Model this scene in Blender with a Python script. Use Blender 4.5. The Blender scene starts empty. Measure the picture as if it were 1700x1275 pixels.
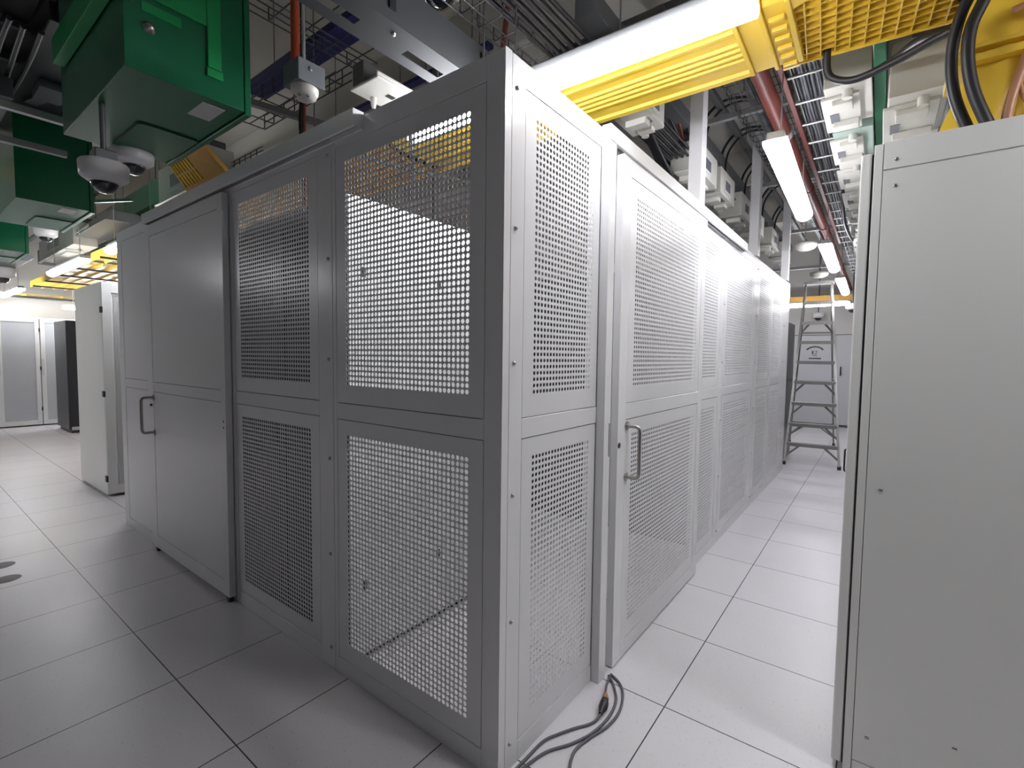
import bpy, bmesh, math, random
from mathutils import Vector, Matrix
random.seed(7)
SC = bpy.context.scene
COL = SC.collection
PI = math.pi

# ------------------------------------------------------------------ camera
YAW, PITCH, ROLL, FPX = -0.65028, -0.05609, 0.011955, 802.724
CAMPOS = Vector((0.66438, -1.96540, 1.47025))
_ca, _sa, _cb, _sb = math.cos(YAW), math.sin(YAW), math.cos(PITCH), math.sin(PITCH)
_f = Vector((_sa * _cb, _ca * _cb, _sb))
_r = Vector((_ca, -_sa, 0))
_u = _r.cross(_f)
_r2 = math.cos(ROLL) * _r + math.sin(ROLL) * _u
_u2 = -math.sin(ROLL) * _r + math.cos(ROLL) * _u
cd = bpy.data.cameras.new('camera')
cam = bpy.data.objects.new('camera', cd)
COL.objects.link(cam)
cd.sensor_fit = 'HORIZONTAL'
cd.sensor_width = 36.0
cd.lens = FPX / 1700 * 36.0
cd.clip_start = 0.05
cam.matrix_world = Matrix(((_r2.x, _u2.x, -_f.x, CAMPOS.x), (_r2.y, _u2.y, -_f.y, CAMPOS.y),
                           (_r2.z, _u2.z, -_f.z, CAMPOS.z), (0, 0, 0, 1)))
SC.camera = cam

# ------------------------------------------------------------------ world, exposure
w = bpy.data.worlds.new('world')
SC.world = w
w.use_nodes = True
w.node_tree.nodes['Background'].inputs[0].default_value = (0.8, 0.85, 1, 1)
w.node_tree.nodes['Background'].inputs[1].default_value = 0.02
SC.view_settings.view_transform = 'Standard'
SC.view_settings.look = 'None'
SC.view_settings.gamma = 1.0
SC.view_settings.use_curve_mapping = False
SC.view_settings.exposure = 1.14
LAMP_STRENGTH = 20.0

# ------------------------------------------------------------------ materials
def mat(name, col, rough=0.5, metal=0.0, noise=0.0, nscale=30.0, bump=0.0, emit=None, spec=0.5, coat=0.0, alpha=None):
    m = bpy.data.materials.new(name)
    m.use_nodes = True
    nt = m.node_tree
    b = nt.nodes['Principled BSDF']
    b.inputs['Base Color'].default_value = (*col, 1)
    b.inputs['Roughness'].default_value = rough
    b.inputs['Metallic'].default_value = metal
    b.inputs['Specular IOR Level'].default_value = spec
    b.inputs['Coat Weight'].default_value = coat
    if noise or bump:
        tc = nt.nodes.new('ShaderNodeTexCoord')
        nz = nt.nodes.new('ShaderNodeTexNoise')
        nz.inputs['Scale'].default_value = nscale
        nz.inputs['Detail'].default_value = 4
        nt.links.new(tc.outputs['Object'], nz.inputs['Vector'])
        if noise:
            mx = nt.nodes.new('ShaderNodeMix')
            mx.data_type = 'RGBA'
            mx.inputs[6].default_value = (*[c * (1 - noise) for c in col], 1)
            mx.inputs[7].default_value = (*[min(1, c * (1 + noise)) for c in col], 1)
            nt.links.new(nz.outputs['Fac'], mx.inputs[0])
            nt.links.new(mx.outputs[2], b.inputs['Base Color'])
        if bump:
            bp = nt.nodes.new('ShaderNodeBump')
            bp.inputs['Strength'].default_value = bump
            bp.inputs['Distance'].default_value = 0.002
            nt.links.new(nz.outputs['Fac'], bp.inputs['Height'])
            nt.links.new(bp.outputs[0], b.inputs['Normal'])
    if emit:
        b.inputs['Emission Color'].default_value = (*emit[0], 1)
        b.inputs['Emission Strength'].default_value = emit[1]
    return m

M = {}
M['paint'] = mat('cage_light_grey_powder_coat', (0.74, 0.74, 0.75), 0.24, noise=0.02, nscale=3, bump=0.015)
M['paint_in'] = mat('perforated_sheet_powder_coat', (0.72, 0.72, 0.73), 0.3)
M['gap'] = mat('dark_gap', (0.08, 0.08, 0.085), 0.8)
M['rack'] = mat('rack_grey_white_paint', (0.84, 0.84, 0.80), 0.35, noise=0.03, nscale=2, bump=0.06)
M['rackdoor'] = mat('rack_door_paint', (0.6, 0.61, 0.6), 0.4)
M['white'] = mat('white_plastic', (0.52, 0.51, 0.47), 0.45, noise=0.03, nscale=6)
M['wcab'] = mat('white_cabinet', (0.72, 0.73, 0.73), 0.4)
M['cammetal'] = mat('camera_housing', (0.66, 0.66, 0.67), 0.35)
M['green'] = mat('green_enamel', (0.0, 0.115, 0.045), 0.3, noise=0.1, nscale=3)
M['greenl'] = mat('green_trim', (0.0, 0.27, 0.07), 0.35)
M['pgreen'] = mat('pale_green_lid', (0.30, 0.38, 0.34), 0.3)
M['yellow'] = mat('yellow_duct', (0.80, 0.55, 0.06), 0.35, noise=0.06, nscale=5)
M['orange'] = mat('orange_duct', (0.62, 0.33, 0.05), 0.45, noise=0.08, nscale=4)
M['red'] = mat('red_pipe', (0.15, 0.025, 0.018), 0.4, noise=0.1, nscale=8)
M['orangered'] = mat('orange_red_sleeve', (0.42, 0.06, 0.02), 0.5)
M['blue'] = mat('blue_strut_paint', (0.015, 0.02, 0.13), 0.45)
M['steel'] = mat('galvanised_steel', (0.45, 0.46, 0.47), 0.35, 0.7, noise=0.1, nscale=20)
M['dsteel'] = mat('grey_painted_strut', (0.13, 0.135, 0.14), 0.4, 0.3)
M['inox'] = mat('brushed_stainless', (0.42, 0.40, 0.38), 0.28, 1.0)
M['alu'] = mat('ladder_aluminium', (0.26, 0.255, 0.25), 0.4, 0.6, noise=0.08, nscale=12)
M['black'] = mat('black_cable', (0.018, 0.018, 0.022), 0.45)
M['channel'] = mat('grey_channel_paint', (0.042, 0.045, 0.05), 0.6)
M['blackm'] = mat('black_metal', (0.02, 0.02, 0.025), 0.4)
M['wire'] = mat('dark_wire', (0.06, 0.06, 0.065), 0.4, 0.5)
M['wirel'] = mat('zinc_wire', (0.5, 0.5, 0.52), 0.35, 0.5)
M['gcable'] = mat('grey_cable_jacket', (0.10, 0.10, 0.12), 0.4)
M['charcoal'] = mat('charcoal_rack', (0.05, 0.052, 0.06), 0.35, noise=0.1, nscale=3)
M['dome'] = mat('smoked_dome', (0.01, 0.01, 0.014), 0.05, coat=1.0)
M['label'] = mat('paper_label', (0.55, 0.55, 0.56), 0.6)
M['lcd'] = mat('dark_window', (0.14, 0.15, 0.17), 0.2)
M['wall'] = mat('wall_paint', (0.66, 0.65, 0.63), 0.7, noise=0.02, nscale=2)
M['ceil'] = mat('ceiling_paint', (0.58, 0.56, 0.52), 0.8, noise=0.03, nscale=1.5)
M['darkwall'] = mat('dark_grey_wall', (0.16, 0.16, 0.165), 0.7)
M['copper'] = mat('copper_brown_plug', (0.35, 0.16, 0.08), 0.4)
M['lamp'] = mat('lamp_diffuser', (0.9, 0.9, 0.95), 0.4, emit=((0.95, 0.955, 1.0), LAMP_STRENGTH))
M['gbox'] = mat('grey_back_box', (0.12, 0.13, 0.14), 0.4)
M['ink'] = mat('black_ink', (0.03, 0.03, 0.03), 0.7)
M['vent'] = mat('floor_vent', (0.16, 0.16, 0.16), 0.6)
M['doorpanel'] = mat('door_panel', (0.60, 0.61, 0.64), 0.45)
M['rail'] = mat('rail_underside', (0.05, 0.05, 0.055), 0.6)


def floor_material():
    m = bpy.data.materials.new('raised_floor_tiles')
    m.use_nodes = True
    nt = m.node_tree
    b = nt.nodes['Principled BSDF']
    L = nt.links.new
    geo = nt.nodes.new('ShaderNodeNewGeometry')
    sep = nt.nodes.new('ShaderNodeSeparateXYZ')
    L(geo.outputs['Position'], sep.inputs[0])
    def mth(op, a, bb=None):
        n = nt.nodes.new('ShaderNodeMath')
        n.operation = op
        for i, v in enumerate((a, bb)):
            if v is None: continue
            if isinstance(v, (int, float)): n.inputs[i].default_value = v
            else: L(v, n.inputs[i])
        return n.outputs[0]
    def edge(o):
        a = mth('DIVIDE', o, 0.6)
        fr = mth('ABSOLUTE', mth('SUBTRACT', a, mth('ROUND', a)))
        return mth('LESS_THAN', fr, 0.0042)
    line = mth('MAXIMUM', edge(sep.outputs[0]), edge(sep.outputs[1]))
    # flecks of the laminate
    v = nt.nodes.new('ShaderNodeTexNoise'); v.inputs['Scale'].default_value = 95; v.inputs['Detail'].default_value = 2
    L(geo.outputs['Position'], v.inputs['Vector'])
    fl = nt.nodes.new('ShaderNodeValToRGB')
    fl.color_ramp.elements[0].position = 0.65; fl.color_ramp.elements[0].color = (0, 0, 0, 1)
    fl.color_ramp.elements[1].position = 0.71; fl.color_ramp.elements[1].color = (1, 1, 1, 1)
    L(v.outputs['Fac'], fl.inputs[0])
    n2 = nt.nodes.new('ShaderNodeTexNoise'); n2.inputs['Scale'].default_value = 2.2; n2.inputs['Detail'].default_value = 6
    L(geo.outputs['Position'], n2.inputs['Vector'])
    base = nt.nodes.new('ShaderNodeMix'); base.data_type = 'RGBA'
    base.inputs[6].default_value = (0.63, 0.615, 0.64, 1); base.inputs[7].default_value = (0.72, 0.70, 0.73, 1)
    L(n2.outputs['Fac'], base.inputs[0])
    mx = nt.nodes.new('ShaderNodeMix'); mx.data_type = 'RGBA'
    mx.inputs[7].default_value = (0.36, 0.36, 0.38, 1)
    fm = mth('MULTIPLY', fl.outputs[0], 0.55)
    L(fm, mx.inputs[0]); L(base.outputs[2], mx.inputs[6])
    m2 = nt.nodes.new('ShaderNodeMix'); m2.data_type = 'RGBA'
    m2.inputs[7].default_value = (0.04, 0.04, 0.045, 1)
    L(line, m2.inputs[0]); L(mx.outputs[2], m2.inputs[6])
    L(m2.outputs[2], b.inputs['Base Color'])
    rr = nt.nodes.new('ShaderNodeMapRange')
    rr.inputs[3].default_value = 0.27; rr.inputs[4].default_value = 0.42
    L(n2.outputs['Fac'], rr.inputs[0]); L(rr.outputs[0], b.inputs['Roughness'])
    return m
M['floor'] = floor_material()

# ------------------------------------------------------------------ mesh helpers
class MB:
    def __init__(s): s.v = []; s.f = []; s.sm = []
    def add(s, vs, fs, smooth=False):
        o = len(s.v)
        s.v += [tuple(p) for p in vs]
        s.f += [tuple(i + o for i in f) for f in fs]
        s.sm += [smooth] * len(fs)
        return s
    def box(s, x0, x1, y0, y1, z0, z1, rot=None, org=None):
        if x0 > x1: x0, x1 = x1, x0
        if y0 > y1: y0, y1 = y1, y0
        if z0 > z1: z0, z1 = z1, z0
        vs = [(x0, y0, z0), (x1, y0, z0), (x1, y1, z0), (x0, y1, z0), (x0, y0, z1), (x1, y0, z1), (x1, y1, z1), (x0, y1, z1)]
        if rot is not None:
            og = Vector(org or (0, 0, 0))
            vs = [rot @ (Vector(p) - og) + og for p in vs]
        return s.add(vs, [(0, 3, 2, 1), (4, 5, 6, 7), (0, 1, 5, 4), (1, 2, 6, 5), (2, 3, 7, 6), (3, 0, 4, 7)])
    def bar(s, a, b, w, h=None, up=(0, 0, 1)):
        """rectangular bar from a to b, width w, height h"""
        a, b = Vector(a), Vector(b); h = w if h is None else h
        d = (b - a).normalized(); u = Vector(up)
        if abs(d.dot(u)) > 0.98: u = Vector((1, 0, 0))
        x = d.cross(u).normalized(); y = x.cross(d)
        vs = [p + x * sx * w / 2 + y * sy * h / 2 for p in (a, b) for sx, sy in ((-1, -1), (1, -1), (1, 1), (-1, 1))]
        return s.add(vs, [(0, 1, 2, 3), (7, 6, 5, 4), (0, 4, 5, 1), (1, 5, 6, 2), (2, 6, 7, 3), (3, 7, 4, 0)])
    def tube(s, pts, r, n=10, caps=True, radii=None):
        pts = [Vector(p) for p in pts]
        rings = []
        prev = None
        for i, p in enumerate(pts):
            if i == 0: t = pts[1] - p
            elif i == len(pts) - 1: t = p - pts[-2]
            else: t = (pts[i + 1] - p).normalized() + (p - pts[i - 1]).normalized()
            t = t.normalized()
            if prev is None:
                ref = Vector((0, 0, 1)) if abs(t.z) < 0.9 else Vector((1, 0, 0))
                x = t.cross(ref).normalized()
            else:
                x = (prev - t * prev.dot(t)).normalized()
            prev = x
            y = t.cross(x)
            rr = radii[i] if radii else r
            rings.append([p + (x * math.cos(2 * PI * k / n) + y * math.sin(2 * PI * k / n)) * rr for k in range(n)])
        vs = [q for rg in rings for q in rg]
        fs = []
        for i in range(len(pts) - 1):
            for k in range(n):
                a, b2 = i * n + k, i * n + (k + 1) % n
                fs.append((a, b2, b2 + n, a + n))
        s.add(vs, fs, True)
        if caps:
            s.add(rings[0], [tuple(range(n))[::-1]]); s.add(rings[-1], [tuple(range(n))])
        return s
    def lathe(s, prof, c=(0, 0, 0), n=28, sx=1, sy=1, axis='z'):
        vs = []; fs = []
        for (r, z) in prof:
            for k in range(n):
                a = 2 * PI * k / n
                p = (r * math.cos(a) * sx, r * math.sin(a) * sy, z)
                if axis == 'x': p = (p[2], p[0], p[1])
                if axis == 'y': p = (p[0], p[2], p[1])
                vs.append((c[0] + p[0], c[1] + p[1], c[2] + p[2]))
        for i in range(len(prof) - 1):
            for k in range(n):
                a, b2 = i * n + k, i * n + (k + 1) % n
                fs.append((a, b2, b2 + n, a + n))
        return s.add(vs, fs, True)
    def prism(s, poly, axis, a, b, smooth=False):
        """extrude 2D polygon along axis from a to b"""
        def P(q, t):
            return {'x': (t, q[0], q[1]), 'y': (q[0], t, q[1]), 'z': (q[0], q[1], t)}[axis]
        n = len(poly)
        vs = [P(q, a) for q in poly] + [P(q, b) for q in poly]
        fs = [tuple(range(n))[::-1], tuple(range(n, 2 * n))] + [(k, (k + 1) % n, (k + 1) % n + n, k + n) for k in range(n)]
        return s.add(vs, fs, smooth)
    def build(s, name, m, parent=None, bevel=0, loc=None, label=None, seg=2):
        me = bpy.data.meshes.new(name)
        me.from_pydata(s.v, [], s.f)
        me.polygons.foreach_set('use_smooth', s.sm)
        me.materials.append(m)
        me.update()
        if len(s.f) < 40000:
            bm = bmesh.new(); bm.from_mesh(me)
            bmesh.ops.recalc_face_normals(bm, faces=bm.faces)
            bm.to_mesh(me); bm.free()
        o = bpy.data.objects.new(name, me)
        COL.objects.link(o)
        if parent: o.parent = parent
        if loc: o.location = loc
        if bevel:
            md = o.modifiers.new('bevel', 'BEVEL'); md.width = bevel; md.segments = seg; md.limit_method = 'ANGLE'
            md.harden_normals = False
        if label: o['label'] = label
        return o

def tag(o, label, cat, group=None, kind=None):
    o['label'] = label; o['category'] = cat
    if group: o['group'] = group
    if kind: o['kind'] = kind
    return o
def thing(name, label, cat, loc=(0, 0, 0), rz=0, group=None):
    o = bpy.data.objects.new(name, None)
    COL.objects.link(o)
    o.location = loc; o.rotation_euler = (0, 0, rz)
    o.empty_display_size = 0.1
    return tag(o, label, cat, group)
def struct(name, mb, m, bevel=0, label=None):
    o = mb.build(name, m, None, bevel); o['kind'] = 'structure'
    if label: o['label'] = label
    return o
def smooth_path(pts, k=6):
    pts = [Vector(p) for p in pts]; out = []
    for i in range(len(pts) - 1):
        p0 = pts[max(i - 1, 0)]; p1 = pts[i]; p2 = pts[i + 1]; p3 = pts[min(i + 2, len(pts) - 1)]
        for j in range(k):
            t = j / k
            out.append(0.5 * ((2 * p1) + (-p0 + p2) * t + (2 * p0 - 5 * p1 + 4 * p2 - p3) * t * t + (-p0 + 3 * p1 - 3 * p2 + p3) * t ** 3))
    out.append(pts[-1])
    return out

# ------------------------------------------------------------------ the room shell
struct('floor', MB().box(-14.2, 4.0, -5.0, 11.2, -0.1, 0.0), M['floor'], label='light grey raised floor of speckled square tiles')
struct('ceiling', MB().box(-14.2, 4.0, -5.0, 11.2, 4.2, 4.3), M['ceil'])
struct('wall_back', MB().box(-14.2, 4.0, 10.95, 11.2, 0, 4.2), M['wall'])
struct('wall_left', MB().box(-14.2, -13.9, -5.0, 10.95, 0, 4.2), M['wall'])
struct('wall_right', MB().box(3.8, 4.0, -5.0, 10.95, 0, 4.2), M['darkwall'])
struct('wall_front', MB().box(-14.2, 4.0, -5.2, -5.0, 0, 4.2), M['darkwall'])
for i, (y0, y1, z0) in enumerate(((0.95, 1.35, 3.75), (2.9, 3.3, 3.75), (5.0, 5.4, 3.75), (7.2, 7.6, 3.75))):
    struct('trim_%d' % (i + 1), MB().box(-13.9, 3.8, y0, y1, z0, 4.2), M['ceil'], 0.01, label='painted ceiling beam')
struct('trim_5', MB().box(-3.3, -2.9, 1.35, 2.9, 3.75, 4.2), M['ceil'], 0.01, label='painted cross beam under the ceiling')
struct('baseboard_back', MB().box(-13.9, 3.8, 10.925, 10.95, 0.0, 0.04), M['dsteel'])
# flush double door in the end wall
dm = MB().box(-1.15, -0.14, 10.91, 10.95, 0.05, 2.03).box(-0.13, 0.9, 10.91, 10.95, 0.05, 2.03)
door = struct('door_1', dm, M['doorpanel'], 0.003)
MB().box(-1.2, 0.95, 10.93, 10.95, 2.035, 2.05).build('door_frame', M['dsteel'], door)
MB().tube([(-0.03, 10.91, 1.15), (-0.03, 10.86, 1.15), (-0.03, 10.86, 1.33), (-0.03, 10.91, 1.33)], 0.012, 8).build('door_handle', M['blackm'], door)
# printed mark on the end door
em = MB()
for k in range(11):
    a = math.radians(150 - 12 * k)
    x, z = -0.53 + 0.17 * math.cos(a), 1.66 + 0.12 * math.sin(a)
    em.box(x - 0.012, x + 0.012, 10.902, 10.909, z - 0.018, z + 0.018, Matrix.Rotation(-(a - PI / 2), 3, 'Y'), (x, 10.905, z))
for k in range(10):
    x = -0.64 + k * 0.024; em.box(x, x + 0.017, 10.902, 10.909, 1.50, 1.53)
for k in range(4):
    x = -0.57 + k * 0.022; em.box(x, x + 0.014, 10.902, 10.909, 1.575, 1.59)
em.box(-0.585, -0.570, 10.902, 10.909, 1.61, 1.69)
em.bar((-0.57, 10.905, 1.65), (-0.54, 10.905, 1.69), 0.007, 0.014, (0, 1, 0))
em.bar((-0.57, 10.905, 1.65), (-0.54, 10.905, 1.61), 0.007, 0.014, (0, 1, 0))
em.bar((-0.52, 10.905, 1.685), (-0.488, 10.905, 1.685), 0.007, 0.014, (0, 1, 0))
em.bar((-0.488, 10.905, 1.685), (-0.52, 10.905, 1.612), 0.007, 0.014, (0, 1, 0))
em.bar((-0.52, 10.905, 1.614), (-0.488, 10.905, 1.614), 0.007, 0.014, (0, 1, 0))
tag(em.build('door_sticker', M['ink']), 'small dark printed emblem with arched lettering on the end door', 'sticker')

# ------------------------------------------------------------------ perforated cage panels
def frame_coords(org, du, dn):
    """local map (u along the panel, n outwards, z up) -> local vectors about the thing"""
    du, dn = Vector(du), Vector(dn)
    return lambda u, n, z: du * u + dn * n + Vector((0, 0, z))
class PM(MB):
    """mesh builder in panel space"""
    def __init__(s, T): super().__init__(); s.T = T
    def pbox(s, u0, u1, n0, n1, z0, z1):
        vs = [s.T(u, n, z) for z in (z0, z1) for (u, n) in ((u0, n0), (u1, n0), (u1, n1), (u0, n1))]
        return s.add(vs, [(0, 3, 2, 1), (4, 5, 6, 7), (0, 1, 5, 4), (1, 2, 6, 5), (2, 3, 7, 6), (3, 0, 4, 7)])
def perf_sheet(T, g0, g1, z0, z1, p0, p1, q0, q1, cols, rows, n=-0.0015, th=0.002, seg=10, rr=0.0080):
    """solid margin from groove rect (g,z) to the hole field (p,q), holes punched through with visible walls"""
    m = PM(T)
    pu = (p1 - p0) / cols; pz = (q1 - q0) / rows
    V = m.v; F = m.f
    # margins as slabs
    m.pbox(g0, g1, n - th, n, z0, q0); m.pbox(g0, g1, n - th, n, q1, z1)
    m.pbox(g0, p0, n - th, n, q0, q1); m.pbox(p1, g1, n - th, n, q0, q1)
    assert seg % 4 == 0 or True
    k4 = seg // 4
    angs = [PI * 1.25 + 2 * PI * k / seg for k in range(seg)]
    ca = [(math.cos(a), math.sin(a)) for a in angs]
    rad = min(rr, pu * 0.43)
    for i in range(cols):
        uc = p0 + (i + .5) * pu
        for j in range(rows):
            zc = q0 + (j + .5) * pz
            o = len(V)
            for a, b in ((-1, -1), (1, -1), (1, 1), (-1, 1)):
                V.append(tuple(T(uc + a * pu / 2, n, zc + b * pz / 2)))
            for c, s_ in ca: V.append(tuple(T(uc + c * rad, n, zc + s_ * rad)))
            for c, s_ in ca: V.append(tuple(T(uc + c * rad, n - th, zc + s_ * rad)))
            h = o + 4
            for q in range(4):
                seq = [h + (q * k4 + t) % seg for t in range(k4, -1, -1)]
                F.append((o + q, o + (q + 1) % 4, *seq))
            for k in range(seg):
                k2 = (k + 1) % seg
                F.append((h + k, h + k2, h + seg + k2, h + seg + k))
            m.sm += [False] * 4 + [True] * seg
    return m
def solid_sheet(T, g0, g1, z0, z1, n=-0.0015, th=0.002):
    return PM(T).pbox(g0, g1, n - th, n, z0, z1)

ZLO = (0.081, 1.181); ZUP = (1.258, 2.370); TOP = 2.455
PLO = (0.155, 1.118); PUP = (1.334, 2.302)
def cage_panel(name, label, cat, loc, du, dn, width, g, p=None, cols=0, rows=43, rows_lo=43, seg=8, z0=0.0, z1=TOP, bolts=None,
               zup=ZUP, pup=PUP, zlo=ZLO, plo=PLO, group=None, th=0.035, rr=0.0080):
    """u runs 0..width; g groove span, p hole field span"""
    t = thing(name, label, cat, loc, 0, group)
    T = frame_coords(loc, du, dn)
    f = PM(T); e = 0.0030
    zl0, zl1 = zlo; zu0, zu1 = zup
    f.pbox(0, g[0] - e, -th, 0, z0, z1); f.pbox(g[1] + e, width, -th, 0, z0, z1)
    f.pbox(g[0] - e, g[1] + e, -th, 0, z0, zl0 - e)
    f.pbox(g[0] - e, g[1] + e, -th, 0, zl1 + e, zu0 - e)
    f.pbox(g[0] - e, g[1] + e, -th, 0, zu1 + e, z1)
    f.build('frame', M['paint'], t, 0.0012, seg=1)
    b = PM(T); q = 0.012
    for (a0, a1) in ((zl0, zl1), (zu0, zu1)):       # dark backing strips added to stop light leaking through the groove
        b.pbox(g[0] - 0.004, g[0] + q, -0.012, -0.006, a0, a1); b.pbox(g[1] - q, g[1] + 0.004, -0.012, -0.006, a0, a1)
        b.pbox(g[0] + q, g[1] - q, -0.012, -0.006, a0 - 0.004, a0 + q); b.pbox(g[0] + q, g[1] - q, -0.012, -0.006, a1 - q, a1 + 0.004)
    b.build('gap_backing', M['gap'], t)
    if p:
        perf_sheet(T, g[0], g[1], zl0, zl1, p[0], p[1], plo[0], plo[1], cols, rows_lo, seg=seg, rr=rr).build('perforated_sheet', M['paint_in'], t, label='lower perforated sheet')
        perf_sheet(T, g[0], g[1], zu0, zu1, p[0], p[1], pup[0], pup[1], cols, rows, seg=seg, rr=rr).build('perforated_sheet', M['paint_in'], t, label='upper perforated sheet')
    else:
        solid_sheet(T, g[0], g[1], zl0, zl1).build('infill_sheet', M['paint'], t, label='lower plain sheet')
        solid_sheet(T, g[0], g[1], zu0, zu1).build('infill_sheet', M['paint'], t, label='upper plain sheet')
    if bolts:
        for (bu, zs) in bolts:
            for z in zs:
                d = MB()
                c = T(bu, 0, z); a = Vector(dn)
                d.tube([c, c + a * 0.003], 0.0085, 12); d.tube([c + a * 0.003, c + a * 0.006, c + a * 0.0085], 0.006, 12, radii=[0.0075, 0.0065, 0.003])
                d.build('bolt', M['steel'], t)
    return t, T
BZ = (0.10, 0.546, 0.994, 1.449, 1.900, 2.352)
# positions are measured from the cage corner at X=-0.325, Y=-0.718
XF, YF = -0.325, -0.718
# left face (looks towards -Y), u runs towards -X
LD, LN = (-1, 0, 0), (0, -1, 0)
cage_panel('cage_panel', 'grey perforated cage panel left of the corner, lit bright through its holes', 'cage panel', (XF - 0.0025, YF, 0), LD, LN, 0.9705,
           (0.0785, 0.9415), (0.1455, 0.8755), 33, 43, 43, 12, rr=0.0088)
cage_panel('cage_panel', 'dark grey perforated cage panel between the plain sliding door and the corner panel', 'cage panel', (XF - 0.976, YF, 0), LD, LN, 1.012,
           (0.118, 0.974), (0.192, 0.910), 32, 43, 43, 8, rr=0.0088, bolts=[(0.030, BZ)])
cage_panel('cage_panel', 'plain grey fixed cage panel at the far left end', 'cage panel', (-3.62, YF, 0), LD, LN, 0.82,
           (0.16, 0.70))
tag(MB().box(-2.40, -2.3145, YF - 0.001, YF + 0.034, 0, 2.40).build('door_post', M['paint'], None, 0.002), 'grey post behind the edge of the left sliding door', 'post')
# a hidden run behind the sliding door is open doorway: lintel and threshold
tag(MB().box(-3.62, -2.315, YF - 0.0, YF + 0.04, 2.40, TOP).build('door_header', M['paint'], None, 0.001), 'grey header beam above the left sliding door', 'beam')
# right face (looks towards +X), u runs towards +Y
RD, RN = (0, 1, 0), (1, 0, 0)
c0 = XF
cp = thing('corner_post', 'bright vertical corner post where the two cage faces meet', 'post', (XF, YF, 0))
MB().box(-0.0022, 0.0, 0.0, 0.0345, 0, TOP + 0.002).build('post', M['paint'], cp)
cage_panel('cage_panel', 'narrow white perforated cage panel right of the corner post', 'cage panel', (XF, -0.681, 0), RD, RN, 0.632,
           (0.078, 0.629), (0.140, 0.572), 20, 43, 43, 12, rr=0.0076, bolts=[(0.025, BZ)])
def door_jamb():
    t = thing('door_post', 'square white post beside the right sliding door, cables at its foot', 'post', (XF, -0.047, 0))
    MB().box(-0.06, 0.040, 0.0, 0.062, 0.0, 2.395).build('post', M['paint'], t, 0.002)
    MB().box(0.0402, 0.0412, 0.045, 0.052, 1.03, 1.18).build('strike_slot', M['rail'], t)
    MB().box(-0.06, 0.005, 0.062, 0.08, 0.0, 2.395).build('return', M['paint'], t)
door_jamb()
cage_panel('cage_panel', 'white perforated cage panel seen just past the right sliding door', 'cage panel', (XF, 1.40, 0), RD, RN, 0.63,
           (0.085, 0.545), (0.135, 0.480), 15, 43, 43, 8)
cage_panel('cage_panel', 'wide white perforated cage panel, third from the corner along the aisle', 'cage panel', (XF, 2.033, 0), RD, RN, 1.215,
           (0.06, 1.09), (0.115, 1.025), 40, 43, 43, 8, bolts=[(0.02, BZ)])
cage_panel('cage_panel', 'white perforated cage panel with a glare streak, second from the aisle end', 'cage panel', (XF, 3.252, 0), RD, RN, 0.81,
           (0.12, 0.76), (0.165, 0.705), 24, 43, 43, 8, bolts=[(0.03, BZ)])
cage_panel('cage_panel', 'last white perforated cage panel before the ladder', 'cage panel', (XF, 4.066, 0), RD, RN, 0.85,
           (0.08, 0.70), (0.125, 0.645), 23, 43, 43, 8)
ep = thing('cage_panel', 'narrow plain white end strip of the cage next to the ladder', 'cage panel', (XF, 4.92, 0))
MB().box(-0.035, 0, 0, 0.44, 0, 2.47).build('frame', M['paint'], ep, 0.002)
for z in BZ: MB().tube([(0, 0.06, z), (0.006, 0.06, z)], 0.007, 10).build('bolt', M['inox'], ep)
tag(MB().box(XF - 0.035, XF, 0.035, 1.40, 2.40, TOP).build('door_header', M['paint'], None, 0.001), 'white header beam above the right sliding door', 'beam')

# right sliding door
def right_door():
    loc = (-0.283, 0.088, 0.0)
    t, T = cage_panel('sliding_door', 'white perforated sliding door with a steel pull handle', 'door', loc, RD, RN, 1.297,
                      (0.086, 1.208), (0.158, 1.140), 43, 40, 42, 12, z0=0.008, z1=2.382, zup=(1.259, 2.300), pup=(1.334, 2.232), zlo=(0.090, 1.178), plo=(0.166, 1.110), th=0.036, rr=0.0078)
    h = MB()
    for z in (1.150, 0.905):
        h.tube([(0.001, 0.095, z), (0.006, 0.095, z)], 0.021, 20)
    h.build('rosette', M['inox'], t)
    pts = [(0.004, 0.095, 1.150), (0.045, 0.095, 1.150)]
    for k in range(1, 7):
        a = PI / 2 * k / 6
        pts.append((0.045 + 0.022 * math.sin(a), 0.095, 1.150 - 0.022 * (1 - math.cos(a))))
    lo = [(x, y, 0.905 + 1.150 - z) for x, y, z in reversed(pts)]
    MB().tube(pts + lo, 0.0095, 14).build('handle', M['inox'], t, label='polished steel D handle')
    MB().lathe([(0.0, 0.0015), (0.014, 0.0015), (0.014, 0)], (0.0, 0.018, 1.066), 20, axis='x').build('lock', M['blackm'], t)
right_door()

def slide_rail(name, label, loc, du, dn, length, proj, z0, z1):
    t = thing(name, label, 'rail', loc)
    T = frame_coords(loc, du, dn)
    m = PM(T)
    m.pbox(0, length, proj - 0.003, proj, z0, z1); m.pbox(0, length, 0.0, proj - 0.003, z1 - 0.003, z1)
    m.pbox(0, length, proj - 0.014, proj - 0.003, z0, z0 + 0.003); m.pbox(0, length, 0.0, 0.012, z0, z0 + 0.003)
    m.pbox(0, 0.003, 0.0, proj - 0.003, z0 + 0.003, z1 - 0.003); m.pbox(length - 0.003, length, 0.0, proj - 0.003, z0 + 0.003, z1 - 0.003)
    m.build('housing', M['paint'], t, 0.0006, seg=1)
    PM(T).pbox(0.004, length - 0.004, 0.012, proj - 0.014, z0 + 0.018, z0 + 0.022).build('track', M['rail'], t, label='dark track inside the rail')
slide_rail('door_track', 'white sliding door rail along the top of the right cage face', (XF, -0.047, 0), RD, RN, 2.655, 0.041, 2.397, 2.462)
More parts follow.
